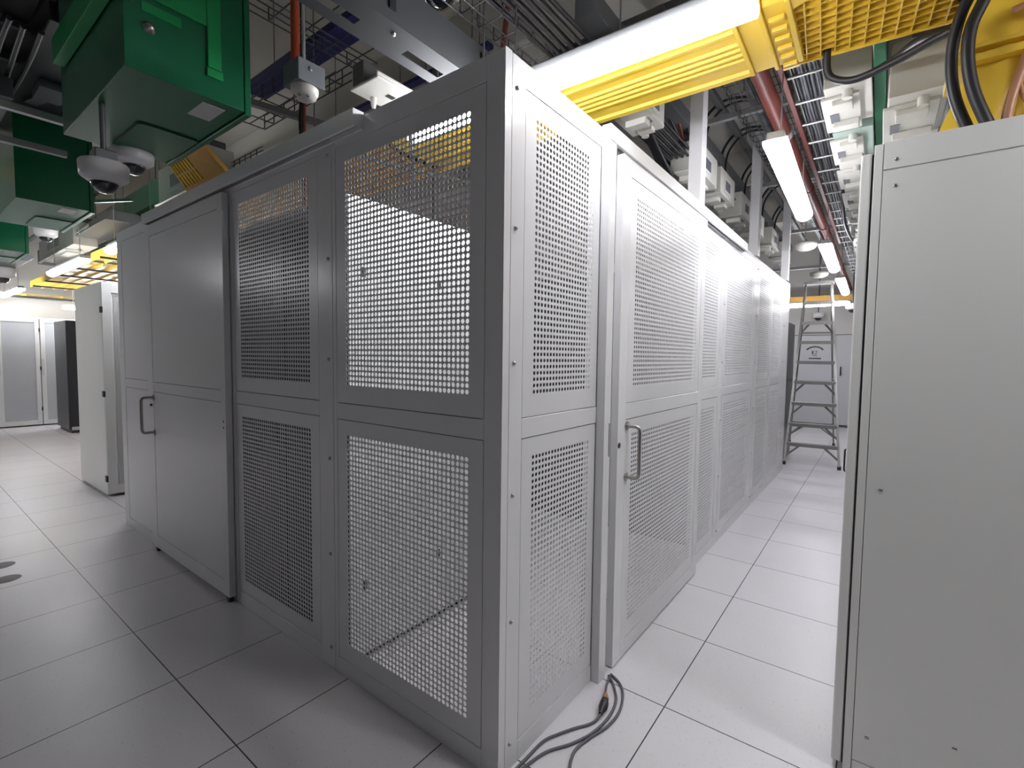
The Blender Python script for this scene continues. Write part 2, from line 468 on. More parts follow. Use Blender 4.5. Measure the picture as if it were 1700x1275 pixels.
slide_rail('door_track', 'grey sliding door rail along the top of the left cage face', (-1.064, YF, 0), LD, LN, 2.56, 0.052, 2.394, 2.462)

# left sliding door, plain sheet
def left_door():
    X0 = -2.318
    loc = (X0, YF - 0.042, 0)
    t, T = cage_panel('sliding_door', 'plain grey sliding door with a tall D handle on the dark left face', 'door', loc, LD, LN, 1.276,
                      (0.066, 1.19), None, z0=0.035, z1=2.375, zup=(1.26, 2.29), zlo=(0.13, 1.185), th=0.036)
    for z in (1.146, 0.892):
        p = T(1.195, 0, z)
        MB().tube([p, p + Vector((0, -0.006, 0))], 0.021, 18).build('rosette', M['inox'], t)
    a = T(1.195, 0, 1.146); pts = [a, a + Vector((-0.01, -0.05, 0))]
    p2 = [Vector(q) for q in pts]
    for k in range(1, 7):
        an = PI / 2 * k / 6
        p2.append(a + Vector((-0.01, -0.05 - 0.022 * math.sin(an), -0.022 * (1 - math.cos(an)))))
    lo = [Vector((q.x, q.y, 1.146 + 0.892 - q.z)) for q in reversed(p2)]
    MB().tube(p2 + lo, 0.0095, 14).build('handle', M['inox'], t, label='steel D handle')
    k = MB(); c = T(1.23, 0, 1.09); k.tube([c, c + Vector((0, -0.012, 0))], 0.009, 12); k.build('lock', M['blackm'], t)
    for z in (1.075, 1.04):
        c = T(0.032, 0, z); MB().tube([c, c + Vector((0, -0.002, 0))], 0.006, 12).build('screw_hole', M['blackm'], t)
    g = MB()
    g.box(0.0 - 0.05, 0.0 - 0.02, 0.005, 0.03, 0, 0.035); g.box(-1.25, -1.22, 0.005, 0.03, 0, 0.035)
    g.build('floor_guide', M['blackm'], t)
left_door()

# inside the cage: floor track strip, racks, then dark rows added to darken the interior
def plain_rack(label, loc, w, d, h, facing, body, doorm, group=None, handle=True, name='server_rack', perf=True):
    """rack with depth d along its facing axis; local x width, local y depth, door at y=0 facing -y"""
    t = thing(name, label, 'rack', loc, facing, group)
    b = MB()
    b.box(0, 0.03, 0.03, d, 0.03, h); b.box(w - 0.03, w, 0.03, d, 0.03, h)
    b.box(0.03, w - 0.03, 0.03, d, h - 0.03, h); b.box(0.03, w - 0.03, 0.03, d, 0.03, 0.06)
    b.box(0.03, w - 0.03, d - 0.02, d, 0.06, h - 0.03)
    b.build('body', body, t, 0.003)
    MB().box(0.02, w - 0.02, 0.05, d - 0.02, 0, 0.03).build('plinth', M['blackm'], t)
    f = MB()
    f.box(0.003, 0.055, 0, 0.027, 0.035, h - 0.005); f.box(w - 0.055, w - 0.003, 0, 0.027, 0.035, h - 0.005)
    f.box(0.055, w - 0.055, 0, 0.027, 0.035, 0.10); f.box(0.055, w - 0.055, 0, 0.027, h - 0.07, h - 0.005)
    f.build('door_frame', doorm, t, 0.003)
    f = MB().box(0.055, w - 0.055, 0.008, 0.012, 0.10, h - 0.07)
    f.build('door_mesh', M['meshdoor'] if perf else doorm, t)
    if handle:
        MB().box(w - 0.045, w - 0.015, -0.012, 0.0, 0.98, 1.16).build('handle', M['blackm'], t, 0.004)
    return t
def mesh_material(name, a, b, scale=90):
    m = bpy.data.materials.new(name); m.use_nodes = True; nt = m.node_tree; L = nt.links.new
    bs = nt.nodes['Principled BSDF']; bs.inputs['Roughness'].default_value = 0.45
    tc = nt.nodes.new('ShaderNodeTexCoord'); sp = nt.nodes.new('ShaderNodeSeparateXYZ'); L(tc.outputs['Object'], sp.inputs[0])
    def mth(op, x, y=None):
        n = nt.nodes.new('ShaderNodeMath'); n.operation = op
        for i, v in enumerate((x, y)):
            if v is None: continue
            if isinstance(v, (int, float)): n.inputs[i].default_value = v
            else: L(v, n.inputs[i])
        return n.outputs[0]
    sx = mth('SINE', mth('MULTIPLY', sp.outputs[0], scale * 6.283)); sz = mth('SINE', mth('MULTIPLY', sp.outputs[2], scale * 6.283))
    hole = mth('GREATER_THAN', mth('MULTIPLY', sx, sz), 0.25)
    mx = nt.nodes.new('ShaderNodeMix'); mx.data_type = 'RGBA'; L(hole, mx.inputs[0])
    mx.inputs[6].default_value = (*a, 1); mx.inputs[7].default_value = (*b, 1)
    L(mx.outputs[2], bs.inputs['Base Color'])
    return m
M['meshdoor'] = mesh_material('perforated_rack_door', (0.62, 0.63, 0.64), (0.12, 0.13, 0.14), 45)

rk = []
for i in range(4):
    lab = ['white rack inside the cage whose lit side shows through the corner panel', 'second rack inside the cage behind the dark perforated panel',
           'third rack inside the cage behind the plain sliding door', 'fourth rack inside the cage at the far left'][i]
    rk.append(plain_rack(lab, (-1.25 - 0.62 * (i + 1), -0.672, 0), 0.615, 1.17, 2.19, 0, M['wcab'], M['rackdoor'] if False else M['charcoal'], group='racks inside the cage', perf=False))
sd = [((0.0, 0.70), 'front'), ((0.706, 1.165), 'rear')]
for (ya, yb), _n in sd: MB().box(0.6155, 0.6185, ya, yb, 0.05, 2.185).build('side_panel', M['wcab'], rk[0], 0.001, label='plain white side panel')
for z in (1.83, 1.10, 0.35):
    for y in (0.07, 0.55):
        MB().box(0.6185, 0.6205, y, y + 0.025, z, z + 0.045).build('latch', M['blackm'], rk[0])
for i in range(4):  # second row added in charcoal so the interior reads dark through the holes
    plain_rack('dark rack added in the middle of the cage to darken the view through the holes', (-0.42 - 0.62 * (i + 1), 1.80, 0), 0.615, 1.05, 2.19, 0, M['charcoal'], M['charcoal'], group='added dark second row of racks inside the cage', perf=False)
for i in range(3):  # third row added to block light and keep the cage rear dark
    plain_rack('dark rack added at the rear of the cage to darken the view through the holes', (-0.42 - 0.62 * (i + 1), 3.9, 0), 0.615, 1.05, 2.19, 0, M['charcoal'], M['charcoal'], group='added dark third row of racks inside the cage', perf=False)

# ------------------------------------------------------------------ right hand rack row
def right_rack():
    # rack side faces the camera; its door faces the aisle (-X)
    t = thing('server_rack', 'large light grey rack filling the right edge, blank side towards us', 'rack', (0.60, 0.078, 0))
    H = 2.19
    b = MB()
    b.box(0.043, 1.15, 0.004, 0.595, 0.02, H - 0.004)
    b.build('body', M['rack'], t, 0.004)
    s = MB()
    s.box(0.044, 1.15, -0.001, 0.004, 0.062, 2.098); s.box(0.044, 1.15, -0.001, 0.004, 2.102, H)
    s.box(0.044, 1.15, -0.001, 0.004, 0.0, 0.058)
    s.build('side_panel', M['rack'], t, 0.0012)
    g = MB().box(0.018, 0.042, -0.001, 0.60, 0, H - 0.002); g.build('corner_profile', M['rack'], t, 0.002)
    d = MB().box(-0.018, 0.012, 0.0, 0.59, 0.03, 2.165); d.build('door', M['rack'], t, 0.005)
    MB().box(0.012, 0.018, 0.006, 0.59, 0.03, 2.16).build('door_seal', M['blackm'], t)
    for (x, z) in ((0.078, 2.13), (0.078, 2.045), (0.083, 1.035), (0.083, 0.16)):
        MB().lathe([(0, -0.0035), (0.004, -0.0035), (0.0065, -0.001), (0.0065, 0.001)], (x, 0, z), 14, axis='y').build('screw', M['inox'], t)
    MB().box(0.30, 0.312, -0.0035, -0.001, 0.235, 0.239).build('scuff', M['dsteel'], t)
right_rack()
names = ['second', 'third', 'fourth', 'fifth', 'sixth', 'seventh']
for i in range(5):
    plain_rack('%s rack of the right hand row, hidden behind the near rack' % names[i], (0.60, 0.685 + 0.605 * i + 0.60, 0), 0.60, 1.10, 2.15, -PI / 2, M['rack'], M['rackdoor'], group='racks of the right hand row', perf=False)
hd = MB()
pts = [(0.595, 1.87, 0.895), (0.515, 1.87, 0.895), (0.503, 1.87, 0.883), (0.503, 1.87, 0.752), (0.515, 1.87, 0.74), (0.595, 1.87, 0.74)]
tag(hd.tube(pts, 0.006, 10).build('pull_handle', M['blackm']), 'black bow handle sticking out past the right rack', 'handle')

# ------------------------------------------------------------------ ladder
def ladder():
    t = thing('step_ladder', 'tall aluminium step ladder standing open at the aisle end', 'ladder', (-0.043, 5.82, 0), math.radians(5.5))
    H = 2.66; run = 1.09; back = 2.14
    def P(s_, u, rear=False):      # u 0 foot, 1 top
        hw = (0.325 * (1 - u) + 0.17 * u) if not rear else (0.33 * (1 - u) + 0.16 * u)
        y = run * u if not rear else back + (run + 0.05 - back) * u
        return Vector((s_ * hw, y, H * u))
    for s_ in (-1, 1):
        m = MB(); m.bar(P(s_, 0.012), P(s_, 1), 0.028, 0.07, (0, 1, 0)); m.build('rail', M['alu'], t)
        m = MB(); m.bar(P(s_, 0.012, True), P(s_, 0.99, True), 0.024, 0.045, (0, 1, 0)); m.build('rail', M['alu'], t, label='rear rail')
        for rr in (False, True):
            c = P(s_, 0.0, rr); MB().box(c.x - 0.022, c.x + 0.022, c.y - 0.04, c.y + 0.04, 0, 0.045).build('foot', M['blackm'], t)
    us = (0.108, 0.210, 0.320, 0.435, 0.545, 0.657, 0.768, 0.885)
    for u in us:
        a, b = P(-1, u), P(1, u)
        m = MB(); m.box(a.x, b.x, a.y - 0.045, a.y + 0.05, a.z - 0.012, a.z + 0.012); m.box(a.x, b.x, a.y - 0.047, a.y - 0.041, a.z - 0.035, a.z + 0.012)
        m.build('step', M['alu'], t)
    for u in (us[0], us[1], us[2], us[3], us[6]):
        a, b = P(-1, u - 0.055), P(1, u - 0.055); z = P(-1, u).z; y = P(-1, u).y
        w_ = a.x * -1
        m = MB(); m.bar(a + Vector((0, -0.02, -0.03)), (-w_ * 0.45, y - 0.02, z - 0.02), 0.008, 0.026); m.bar(b + Vector((0, -0.02, -0.03)), (w_ * 0.45, y - 0.02, z - 0.02), 0.008, 0.026)
        m.build('brace', M['alu'], t)
    for u in (0.12, 0.42, 0.72):
        a, b = P(-1, u, True), P(1, u, True)
        MB().bar(a, b, 0.02, 0.03).build('cross_bar', M['alu'], t)
    a, b = P(-1, 0.12, True), P(1, 0.12, True)
    m = MB(); m.bar(P(-1, 0.06, True), (-0.12, a.y, a.z), 0.006, 0.02); m.bar(P(1, 0.06, True), (0.12, a.y, a.z), 0.006, 0.02); m.build('brace', M['alu'], t)
    for s_ in (-1, 1):
        p = P(s_, 0.44); q = P(s_, 0.44, True)
        MB().bar(p, q, 0.006, 0.02).build('spreader', M['alu'], t)
    MB().box(-0.20, 0.20, run - 0.06, run + 0.12, H - 0.01, H + 0.03).build('top_cap', M['alu'], t, 0.004)
ladder()

tr = thing('tall_panel', 'dark narrow cabinet standing behind the cage end, left of the ladder', 'cabinet', (-0.86, 5.95, 0), 0)
MB().box(0, 0.45, 0, 0.7, 0.02, 2.02).build('body', M['charcoal'], tr, 0.005)
MB().box(0.02, 0.43, -0.012, 0.0, 0.06, 1.98).build('door', M['charcoal'], tr, 0.003)
tag(MB().tube(smooth_path([(-0.52, 6.25, 2.02), (-0.49, 6.23, 2.15), (-0.45, 6.2, 2.35), (-0.48, 6.2, 2.6), (-0.53, 6.2, 2.9), (-0.53, 6.2, 4.2)]), 0.018, 8).build('power_cable', M['black']),
    'black cable dropping into the dark cabinet behind the ladder', 'cable')

# ------------------------------------------------------------------ far left cabinets
def glass_cab(label, y0):
    t = thing('server_cabinet', label, 'cabinet', (-12.5, y0, 0), PI / 2, 'white cabinets along the far left wall')
    # local x runs +Y, local -y faces +X
    w_, d, h = 0.595, 1.0, 2.12
    MB().box(0, w_, 0.03, d, 0.02, h).build('body', M['wcab'], t, 0.004)
    f = MB()
    f.box(0.004, 0.07, 0, 0.03, 0.03, h - 0.01); f.box(w_ - 0.07, w_ - 0.004, 0, 0.03, 0.03, h - 0.01)
    f.box(0.07, w_ - 0.07, 0, 0.03, 0.03, 0.11); f.box(0.07, w_ - 0.07, 0, 0.03, h - 0.09, h - 0.01)
    f.build('door_frame', M['wcab'], t, 0.003)
    MB().box(0.07, w_ - 0.07, 0.012, 0.016, 0.11, h - 0.09).build('door_mesh', M['palemesh'], t)
    MB().box(0.015, 0.05, -0.01, 0, 1.0, 1.32).build('handle', M['rackdoor'], t, 0.003)
    for z in (0.3, 1.1, 1.85): MB().box(w_ - 0.012, w_ + 0.008, -0.01, 0.01, z, z + 0.07).build('hinge', M['blackm'], t)
M['palemesh'] = mesh_material('pale_mesh_door', (0.55, 0.57, 0.60), (0.30, 0.32, 0.36), 60)
for lab, y0 in (('white mesh door cabinet at the left edge of the photo, far wall', -0.60), ('white mesh door cabinet on the far wall, partly behind the black rack', 0.0),
                ('white cabinet on the far wall hidden behind the black rack', 0.6)):
    glass_cab(lab, y0)
tb = thing('server_rack', 'black rack standing alone in front of the far left cabinets', 'rack', (-11.85, 0.10, 0))
MB().box(0, 0.92, 0.0, 0.62, 0.06, 2.03).build('body', M['charcoal'], tb, 0.006)
MB().box(0.92, 0.95, 0.01, 0.61, 0.10, 2.01).build('door', M['blackm'], tb, 0.004)
MB().box(0.05, 0.95, 0.03, 0.59, 0.0, 0.06).build('plinth', M['blackm'], tb)
MB().box(0.952, 0.955, 0.03, 0.30, 0.05, 0.11).build('kick_plate', M['label'], tb, label='pale strip at the foot')
# white rack beyond the cage
tw = thing('server_rack', 'white perforated door rack standing beyond the left end of the cage', 'rack', (-6.55, -0.595, 0))
MB().box(0, 1.03, 0.0, 0.60, 0.02, 2.165).build('body', M['rack'], tw, 0.005)
f = MB(); f.box(1.035, 1.065, 0.0, 0.075, 0.03, 2.165); f.box(1.035, 1.065, 0.525, 0.60, 0.03, 2.165)
f.box(1.035, 1.065, 0.075, 0.525, 0.03, 0.11); f.box(1.035, 1.065, 0.075, 0.525, 2.06, 2.165)
f.build('door_frame', M['wcab'], tw, 0.003)
T2 = frame_coords((0, 0, 0), RD, RN)
pm = perf_sheet(lambda u, n, z: Vector((1.055 + n, u, z)), 0.075, 0.525, 0.11, 2.06, 0.085, 0.515, 0.13, 2.04, 28, 120, seg=8)
pm.build('perforated_door', M['wcab'], tw)
MB().box(1.03, 1.04, 0.07, 0.53, 0.10, 2.07).build('inner_frame', M['wcab'], tw)
for z in (1.86, 1.02, 0.16): MB().box(1.02, 1.07, -0.012, 0.004, z, z + 0.06).build('hinge', M['blackm'], tw)
MB().lathe([(0, 0.006), (0.03, 0.005), (0.035, 0)], (1.057, 0.29, 1.37), 16, axis='x').build('badge', M['vent'], tw)

# floor outlets
for i, (x, y, lab) in enumerate(((-4.07, -1.50, 'round dark floor opening at the left edge, farther one'), (-3.76, -1.51, 'round dark floor opening at the left edge, nearer one'))):
    t = tag(MB().lathe([(0, 0.003), (0.062, 0.003), (0.07, 0.0)], (0, 0, 0), 28).build('floor_grommet', M['vent'], None, loc=(x, y, 0)), lab, 'floor outlet')

# ------------------------------------------------------------------ lamps
def lamp(label, p0, p1, cat='lamp', rods=True, glow='lamp', group='linear ceiling lamps', ztop=4.2):
    """linear weatherproof lamp: diffuser underside along p0..p1 (bottom z)"""
    a, b = Vector(p0), Vector(p1)
    L = (b - a).length; rz = math.atan2(b.y - a.y, b.x - a.x)
    t = thing('linear_lamp', label, cat, a, rz, group)
    hw = 0.058
    poly = []
    for k in range(9):
        an = PI + PI * k / 8
        poly.append((hw * math.cos(an), 0.052 + 0.052 * math.sin(an)))
    MB().prism(poly + [(hw, 0.062), (-hw, 0.062)], 'x', 0.03, L - 0.03).build('diffuser', M[glow], t)
    h = MB().box(0.0, L, -0.042, 0.042, 0.064, 0.105); h.build('housing', M['steel'], t, 0.006)
    for x in (0.0, L - 0.03):
        MB().prism([(q[0] * 1.04, q[1]) for q in poly] + [(hw, 0.064), (-hw, 0.064)], 'x', x, x + 0.03).build('end_cap', M['lampcap'], t)
    if rods:
        for x in (L * 0.12, L * 0.88):
            MB().tube([(x, 0, 0.105), (x, 0, ztop - a.z)], 0.004, 6).build('hanging_rod', M['steel'], t)
    return t
M['lamp_soft'] = mat('aisle_lamp_diffuser', (0.9, 0.9, 0.95), 0.4, emit=((0.96, 0.955, 1.0), LAMP_STRENGTH * 0.78))
M['lampcap'] = mat('lamp_end_cap', (0.8, 0.8, 0.82), 0.35, emit=((1.0, 0.97, 0.99), 2.5))
lamp('glowing strip lamp over the cage corner, nearest of all the lamps', (0.30, -0.235, 2.56), (-1.30, -0.262, 2.56))
lamp('glowing strip lamp hanging along the right aisle, nearest of that row', (0.175, 0.92, 2.56), (0.135, 2.50, 2.56), glow='lamp_soft')
lamp('glowing strip lamp in the right aisle, second of its row', (0.17, 3.85, 2.58), (0.145, 5.45, 2.58), glow='lamp_soft')
lamp('glowing strip lamp in the right aisle just above the ladder', (0.16, 6.30, 2.57), (0.14, 8.0, 2.57), glow='lamp_soft')
lamp('long glowing strip lamp running across the end of the right aisle', (-1.15, 9.0, 2.50), (0.165, 9.0, 2.50))
lamp('added strip lamp out of view, continuing the corner row to brighten the near rack', (2.95, -0.20, 2.56), (1.35, -0.215, 2.56))  # unseen lamp added to light the side of the near rack
lamp('added strip lamp out of view on the left, brightening the left cage face', (-5.6, -3.1, 2.56), (-7.2, -3.1, 2.56))  # unseen lamp added to lift the far end of the left face
lamp('half hidden strip lamp beside the far left end of the cage', (-4.75, -0.33, 2.56), (-6.28, -0.33, 2.56))
lamp('glowing strip lamp over the left aisle, in front of the yellow ducts', (-7.1, -0.38, 2.545), (-8.95, -0.38, 2.545))
lamp('strip lamp at the left edge of the photo, below the ducts', (-11.7, -0.34, 2.54), (-13.6, -0.36, 2.54))
lamp('crosswise strip lamp above the black rack, lower of two', (-12.2, 0.30, 2.30), (-12.2, 1.6, 2.30), ztop=2.70)
lamp('crosswise strip lamp above the black rack, upper of two', (-11.2, 0.55, 2.42), (-11.2, 1.75, 2.42), ztop=2.70)

# ------------------------------------------------------------------ yellow ducts
def duct_profile():
    # y, z of the outer skin seen from below, starting at near top edge
    out = [(0.095, 0.088), (0.082, 0.080), (0.082, 0.062), (0.092, 0.040), (0.112, 0.024), (0.145, 0.016), (0.205, 0.014), (0.210, 0.002), (0.228, 0.002), (0.236, 0.016)]
    y = 0.305
    for k in range(4):
        out += [(y, 0.017), (y + 0.007, 0.006), (y + 0.018, 0.006), (y + 0.025, 0.017)]; y += 0.042
    out += [(0.545, 0.017), (0.552, 0.004), (0.580, 0.002), (0.592, 0.012), (0.592, 0.10)]
    return out
def duct(label, x0, x1, y0, z0, m, rz=0.0, ribs=True):
    t = thing('cable_duct', label, 'duct', (x1, y0, z0), rz, 'yellow cable ducts')
    L = x1 - x0
    out = duct_profile(); inn = [(0.335 + (p[0] - 0.335) * 0.975, p[1] + 0.008) for p in reversed(out)]
    MB().prism(out + inn, 'x', -L, 0).build('trough', m, t)
    return t
duct('long smooth yellow cable duct behind the nearest strip lamp', -1.9, 0.13, 0.0, 2.80, M['yellow'])
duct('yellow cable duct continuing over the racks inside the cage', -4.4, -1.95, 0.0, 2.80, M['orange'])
# coupler
tc_ = thing('duct_coupler', 'yellow ribbed duct coupling between the smooth and the waffle section', 'duct coupling', (0.13, -0.02, 2.78))
cpl = MB()
for (x0, x1, g) in ((0, 0.018, 0.022), (0.018, 0.10, 0.010), (0.10, 0.116, 0.028), (0.116, 0.19, 0.012), (0.19, 0.21, 0.022)):
    cpl.prism([(0.10 - g, 0.13), (0.10 - g, 0.07), (0.14, 0.034 - g), (0.56, 0.020 - g), (0.61 + g, 0.05), (0.61 + g, 0.14), (0.60, 0.14), (0.60, 0.06), (0.55, 0.05), (0.15, 0.055), (0.115, 0.08), (0.115, 0.13)], 'x', x0, x1)
cpl.build('sleeve', M['yellow'], tc_, 0.003)
for k in range(3):
    MB().box(0.12, 0.185, 0.622, 0.640, 0.02 + k * 0.035, 0.035 + k * 0.035).build('clip', M['yellow'], tc_, 0.002)
for k in range(6):
    MB().box(0.13, 0.185, 0.20 + k * 0.07, 0.215 + k * 0.07, -0.004, 0.012).build('clip', M['yellow'], tc_, 0.002)
# waffle section
def waffle():
    t = thing('cable_duct', 'yellow waffle ribbed cable duct crossing the top right corner', 'duct', (0.34, 0.0, 2.80), math.radians(4.5), 'yellow cable ducts')
    L = 1.55; W = 0.60
    b = MB(); b.box(0, L, 0.0, W, 0.028, 0.034); b.box(0, L, -0.006, 0.0, 0.0, 0.12); b.box(0, L, W, W + 0.006, 0.0, 0.22)
    b.build('trough', M['yellow'], t)
    g = MB()
    nx = 30
    for k in range(nx + 1):
        x = L * k / nx; g.box(x - 0.0025, x + 0.0025, 0.0, W, 0.008, 0.028)
    ny = 13
    for k in range(ny + 1):
        y = W * k / ny; g.box(0, L, y - 0.0025, y + 0.0025, 0.010, 0.028)
    for k in range(nx + 1):
        x = L * k / nx; g.box(x - 0.003, x + 0.003, -0.016, -0.006, 0.0, 0.12)
    g.build('rib', M['yellow'], t)
    s = MB().prism([(0.0, 0.0), (0.30, 0.0), (0.10, 0.14), (0.0, 0.2)], 'z', -0.002, 0.004)
    s.build('gusset', M['yellow'], t)
waffle()
def drop_out():
    # yellow drop-out: duct turning down onto the top of the right rack
    t = thing('duct_outlet', 'yellow downward duct outlet standing on the right rack', 'duct outlet', (0.90, 0.42, 2.19))
    W = 0.62
    m = MB()
    secs = [(2.195, -0.10, 0.10), (2.25, -0.12, 0.13), (2.45, -0.05, 0.18), (2.60, -0.06, 0.20), (2.80, -0.06, 0.22)]
    rows = []
    n = 26
    for (z, a, d) in secs:
        row = []
        for k in range(n):
            u = k / (n - 1)
            x = a + u * (W + (2.8 - z) * 0.15)
            y = -0.05 - 0.02 * math.sin(u * 40 + z * 3) * (2.85 - z) * 1.1 - (0.04 if 0.3 < u < 0.55 else 0)
            row.append(Vector((x, y, z - 2.19)))
        rows.append(row)
    vs = [p for r in rows for p in r] + [p + Vector((0, 0.01, 0)) for r in rows for p in r]
    N = n * len(secs); fs = []
    for i in range(len(secs) - 1):
        for k in range(n - 1):
            a = i * n + k; fs.append((a, a + 1, a + n + 1, a + n)); fs.append((N + a, N + a + n, N + a + n + 1, N + a + 1))
    m.add(vs, fs, True)
    m.box(-0.08, 0.7, -0.04, 0.3, 0.36, 0.40)
    m.build('chute', M['yellow'], t)
    b = MB()
    b.box(-0.07, 0.72, -0.09, -0.03, 0.30, 0.325); b.box(-0.07, 0.72, -0.085, -0.03, 0.345, 0.36)
    b.box(0.10, 0.14, -0.10, -0.05, 0.0, 0.30); b.box(0.42, 0.47, -0.10, -0.05, 0.0, 0.55)
    b.build('lip', M['yellow'], t, 0.003)
    s = MB(); s.tube(smooth_path([(0.14, -0.15, 0.45), (0.09, -0.15, 0.25), (0.06, -0.15, 0.12), (0.05, -0.15, 0.02)]), 0.014, 8)
    s.tube(smooth_path([(0.07, -0.15, 0.2), (0.10, -0.15, 0.10), (0.16, -0.15, 0.07), (0.28, -0.15, 0.10)]), 0.007, 8)
    s.tube([(0.05, -0.15, 0.40), (0.30, -0.15, 0.45)], 0.012, 8)
    s.build('strap', M['copper'], t, label='brown straps')
    return t
drop_out()
for i, (pts, r, lab) in enumerate((
        ([(0.93, 0.22, 3.2), (0.875, 0.25, 2.78), (0.825, 0.28, 2.62), (0.812, 0.30, 2.50), (0.83, 0.30, 2.36), (0.89, 0.30, 2.19)], 0.017, 'thick black power cable bending down onto the right rack, left strand'),
        ([(0.975, 0.22, 3.2), (0.90, 0.25, 2.72), (0.850, 0.25, 2.55), (0.865, 0.26, 2.38), (0.93, 0.26, 2.19)], 0.018, 'thick black power cable bending down onto the right rack, right strand'),
        ([(0.42, 0.60, 2.84), (0.42, 0.62, 2.75), (0.45, 0.62, 2.70), (0.53, 0.60, 2.665), (0.66, 0.55, 2.67), (0.80, 0.45, 2.67), (0.90, 0.4, 2.66)], 0.015, 'black cable looping below the yellow waffle duct'),
        ([(0.60, 0.9, 2.82), (0.66, 0.8, 2.80), (0.74, 0.62, 2.76), (0.84, 0.5, 2.70)], 0.018, 'second black cable behind the looping one'),
        ([(0.76, 0.70, 3.0), (0.80, 0.62, 2.88), (0.85, 0.55, 2.83), (0.87, 0.5, 2.72)], 0.014, 'short black cable curling under the waffle duct'))):
    tag(MB().tube(smooth_path(pts), r, 12).build('power_cable', M['black']), lab, 'cable')
# continuing ducts far left
def far_duct(label, x0, x1, y0, y1, z):
    t = thing('cable_duct', label, 'duct', (x1, y0, z), 0, 'orange yellow ducts over the far left aisle')
    L = x1 - x0; W = y1 - y0
    b = MB(); b.box(-L, 0, 0, W, 0.03, 0.035); b.box(-L, 0, 0, 0.006, 0, 0.12); b.box(-L, 0, W - 0.006, W, 0, 0.12)
    for k in range(4): b.box(-L, 0, W * (k + 1) / 5 - 0.01, W * (k + 1) / 5 + 0.01, 0.0, 0.03)
    b.build('trough', M['yellow'], t)
    n = max(2, int(L / 1.1))
    for k in range(n): MB().box(-L * (k + .5) / n - 0.015, -L * (k + .5) / n + 0.015, -0.04, W + 0.04, -0.03, -0.004).build('cross_strut', M['blackm'], t, label='dark strut under the duct')
    return t
far_duct('wide yellow duct over the left aisle, nearest to the cage end', -8.4, -4.5, -0.05, 0.75, 2.76)
far_duct('wide yellow duct over the left aisle, farther section', -12.9, -8.5, -0.05, 0.8, 2.74)
far_duct('second yellow duct deeper behind the left aisle one', -13.0, -6.0, 0.95, 1.6, 2.78)
far_duct('narrow yellow duct above the white cabinets', -13.6, -13.2, -1.2, 1.6, 2.6)
bt = thing('cable_duct', 'orange duct crossing above the door at the aisle end', 'duct', (-1.6, 9.9, 2.68))
MB().box(0, 3.4, 0, 0.35, 0, 0.13).build('trough', M['orange'], bt, 0.005)
for x in (0.6, 2.4): MB().tube([(x, 0.17, 0.13), (x, 0.17, 1.52)], 0.005, 6).build('hanging_rod', M['dsteel'], bt)
# ducts seen past the green cabinets
def rods(t, spots, r=0.004):
    for (x, y, z) in spots: MB().tube([(x, y, z), (x, y, 4.2 - t.location.z)], r, 6).build('hanging_rod', M['dsteel'], t)
def comb_duct():
    t = thing('duct_outlet', 'yellow comb shaped duct outlet beside the near green box', 'duct outlet', (-3.38, -0.686, 2.80), 0)
    A, B, C_, D = Vector((0, 0, 0)), Vector((0.54, 0.03, 0)), Vector((0.54, 0.17, -0.128)), Vector((0, 0.126, -0.165))
    up = Vector((0, 0.02, 0.02))
    def q(u, v): return (A * (1 - u) + B * u) * (1 - v) + (D * (1 - u) + C_ * u) * v
    def slab(u0, u1, v0, v1, name, m):
        vs = [q(u0, v0), q(u1, v0), q(u1, v1), q(u0, v1)]; vs += [p + up for p in vs]
        MB().add(vs, [(0, 3, 2, 1), (4, 5, 6, 7), (0, 1, 5, 4), (1, 2, 6, 5), (2, 3, 7, 6), (3, 0, 4, 7)]).build(name, m, t, 0.002)
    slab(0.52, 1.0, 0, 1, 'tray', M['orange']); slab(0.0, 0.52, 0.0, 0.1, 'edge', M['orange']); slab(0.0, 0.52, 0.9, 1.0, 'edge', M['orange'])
    slab(0.0, 0.52, 0.47, 0.53, 'edge', M['orange'])
    for k in range(7): slab(0.01 + k * 0.073, 0.045 + k * 0.073, 0.1, 0.9, 'comb_tooth', M['yellow'])
    rods(t, ((0.5, 0.08, -0.04), (0.02, 0.06, -0.04)))
comb_duct()
tag(MB().box(-5.6, -4.0, -1.62, -1.40, 3.02, 3.06).box(-5.6, -4.0, -1.62, -1.60, 3.06, 3.18).build('cable_duct', M['orange'], None, 0.004), 'orange duct glimpsed left of the near green box', 'duct', 'yellow ducts above the busway')

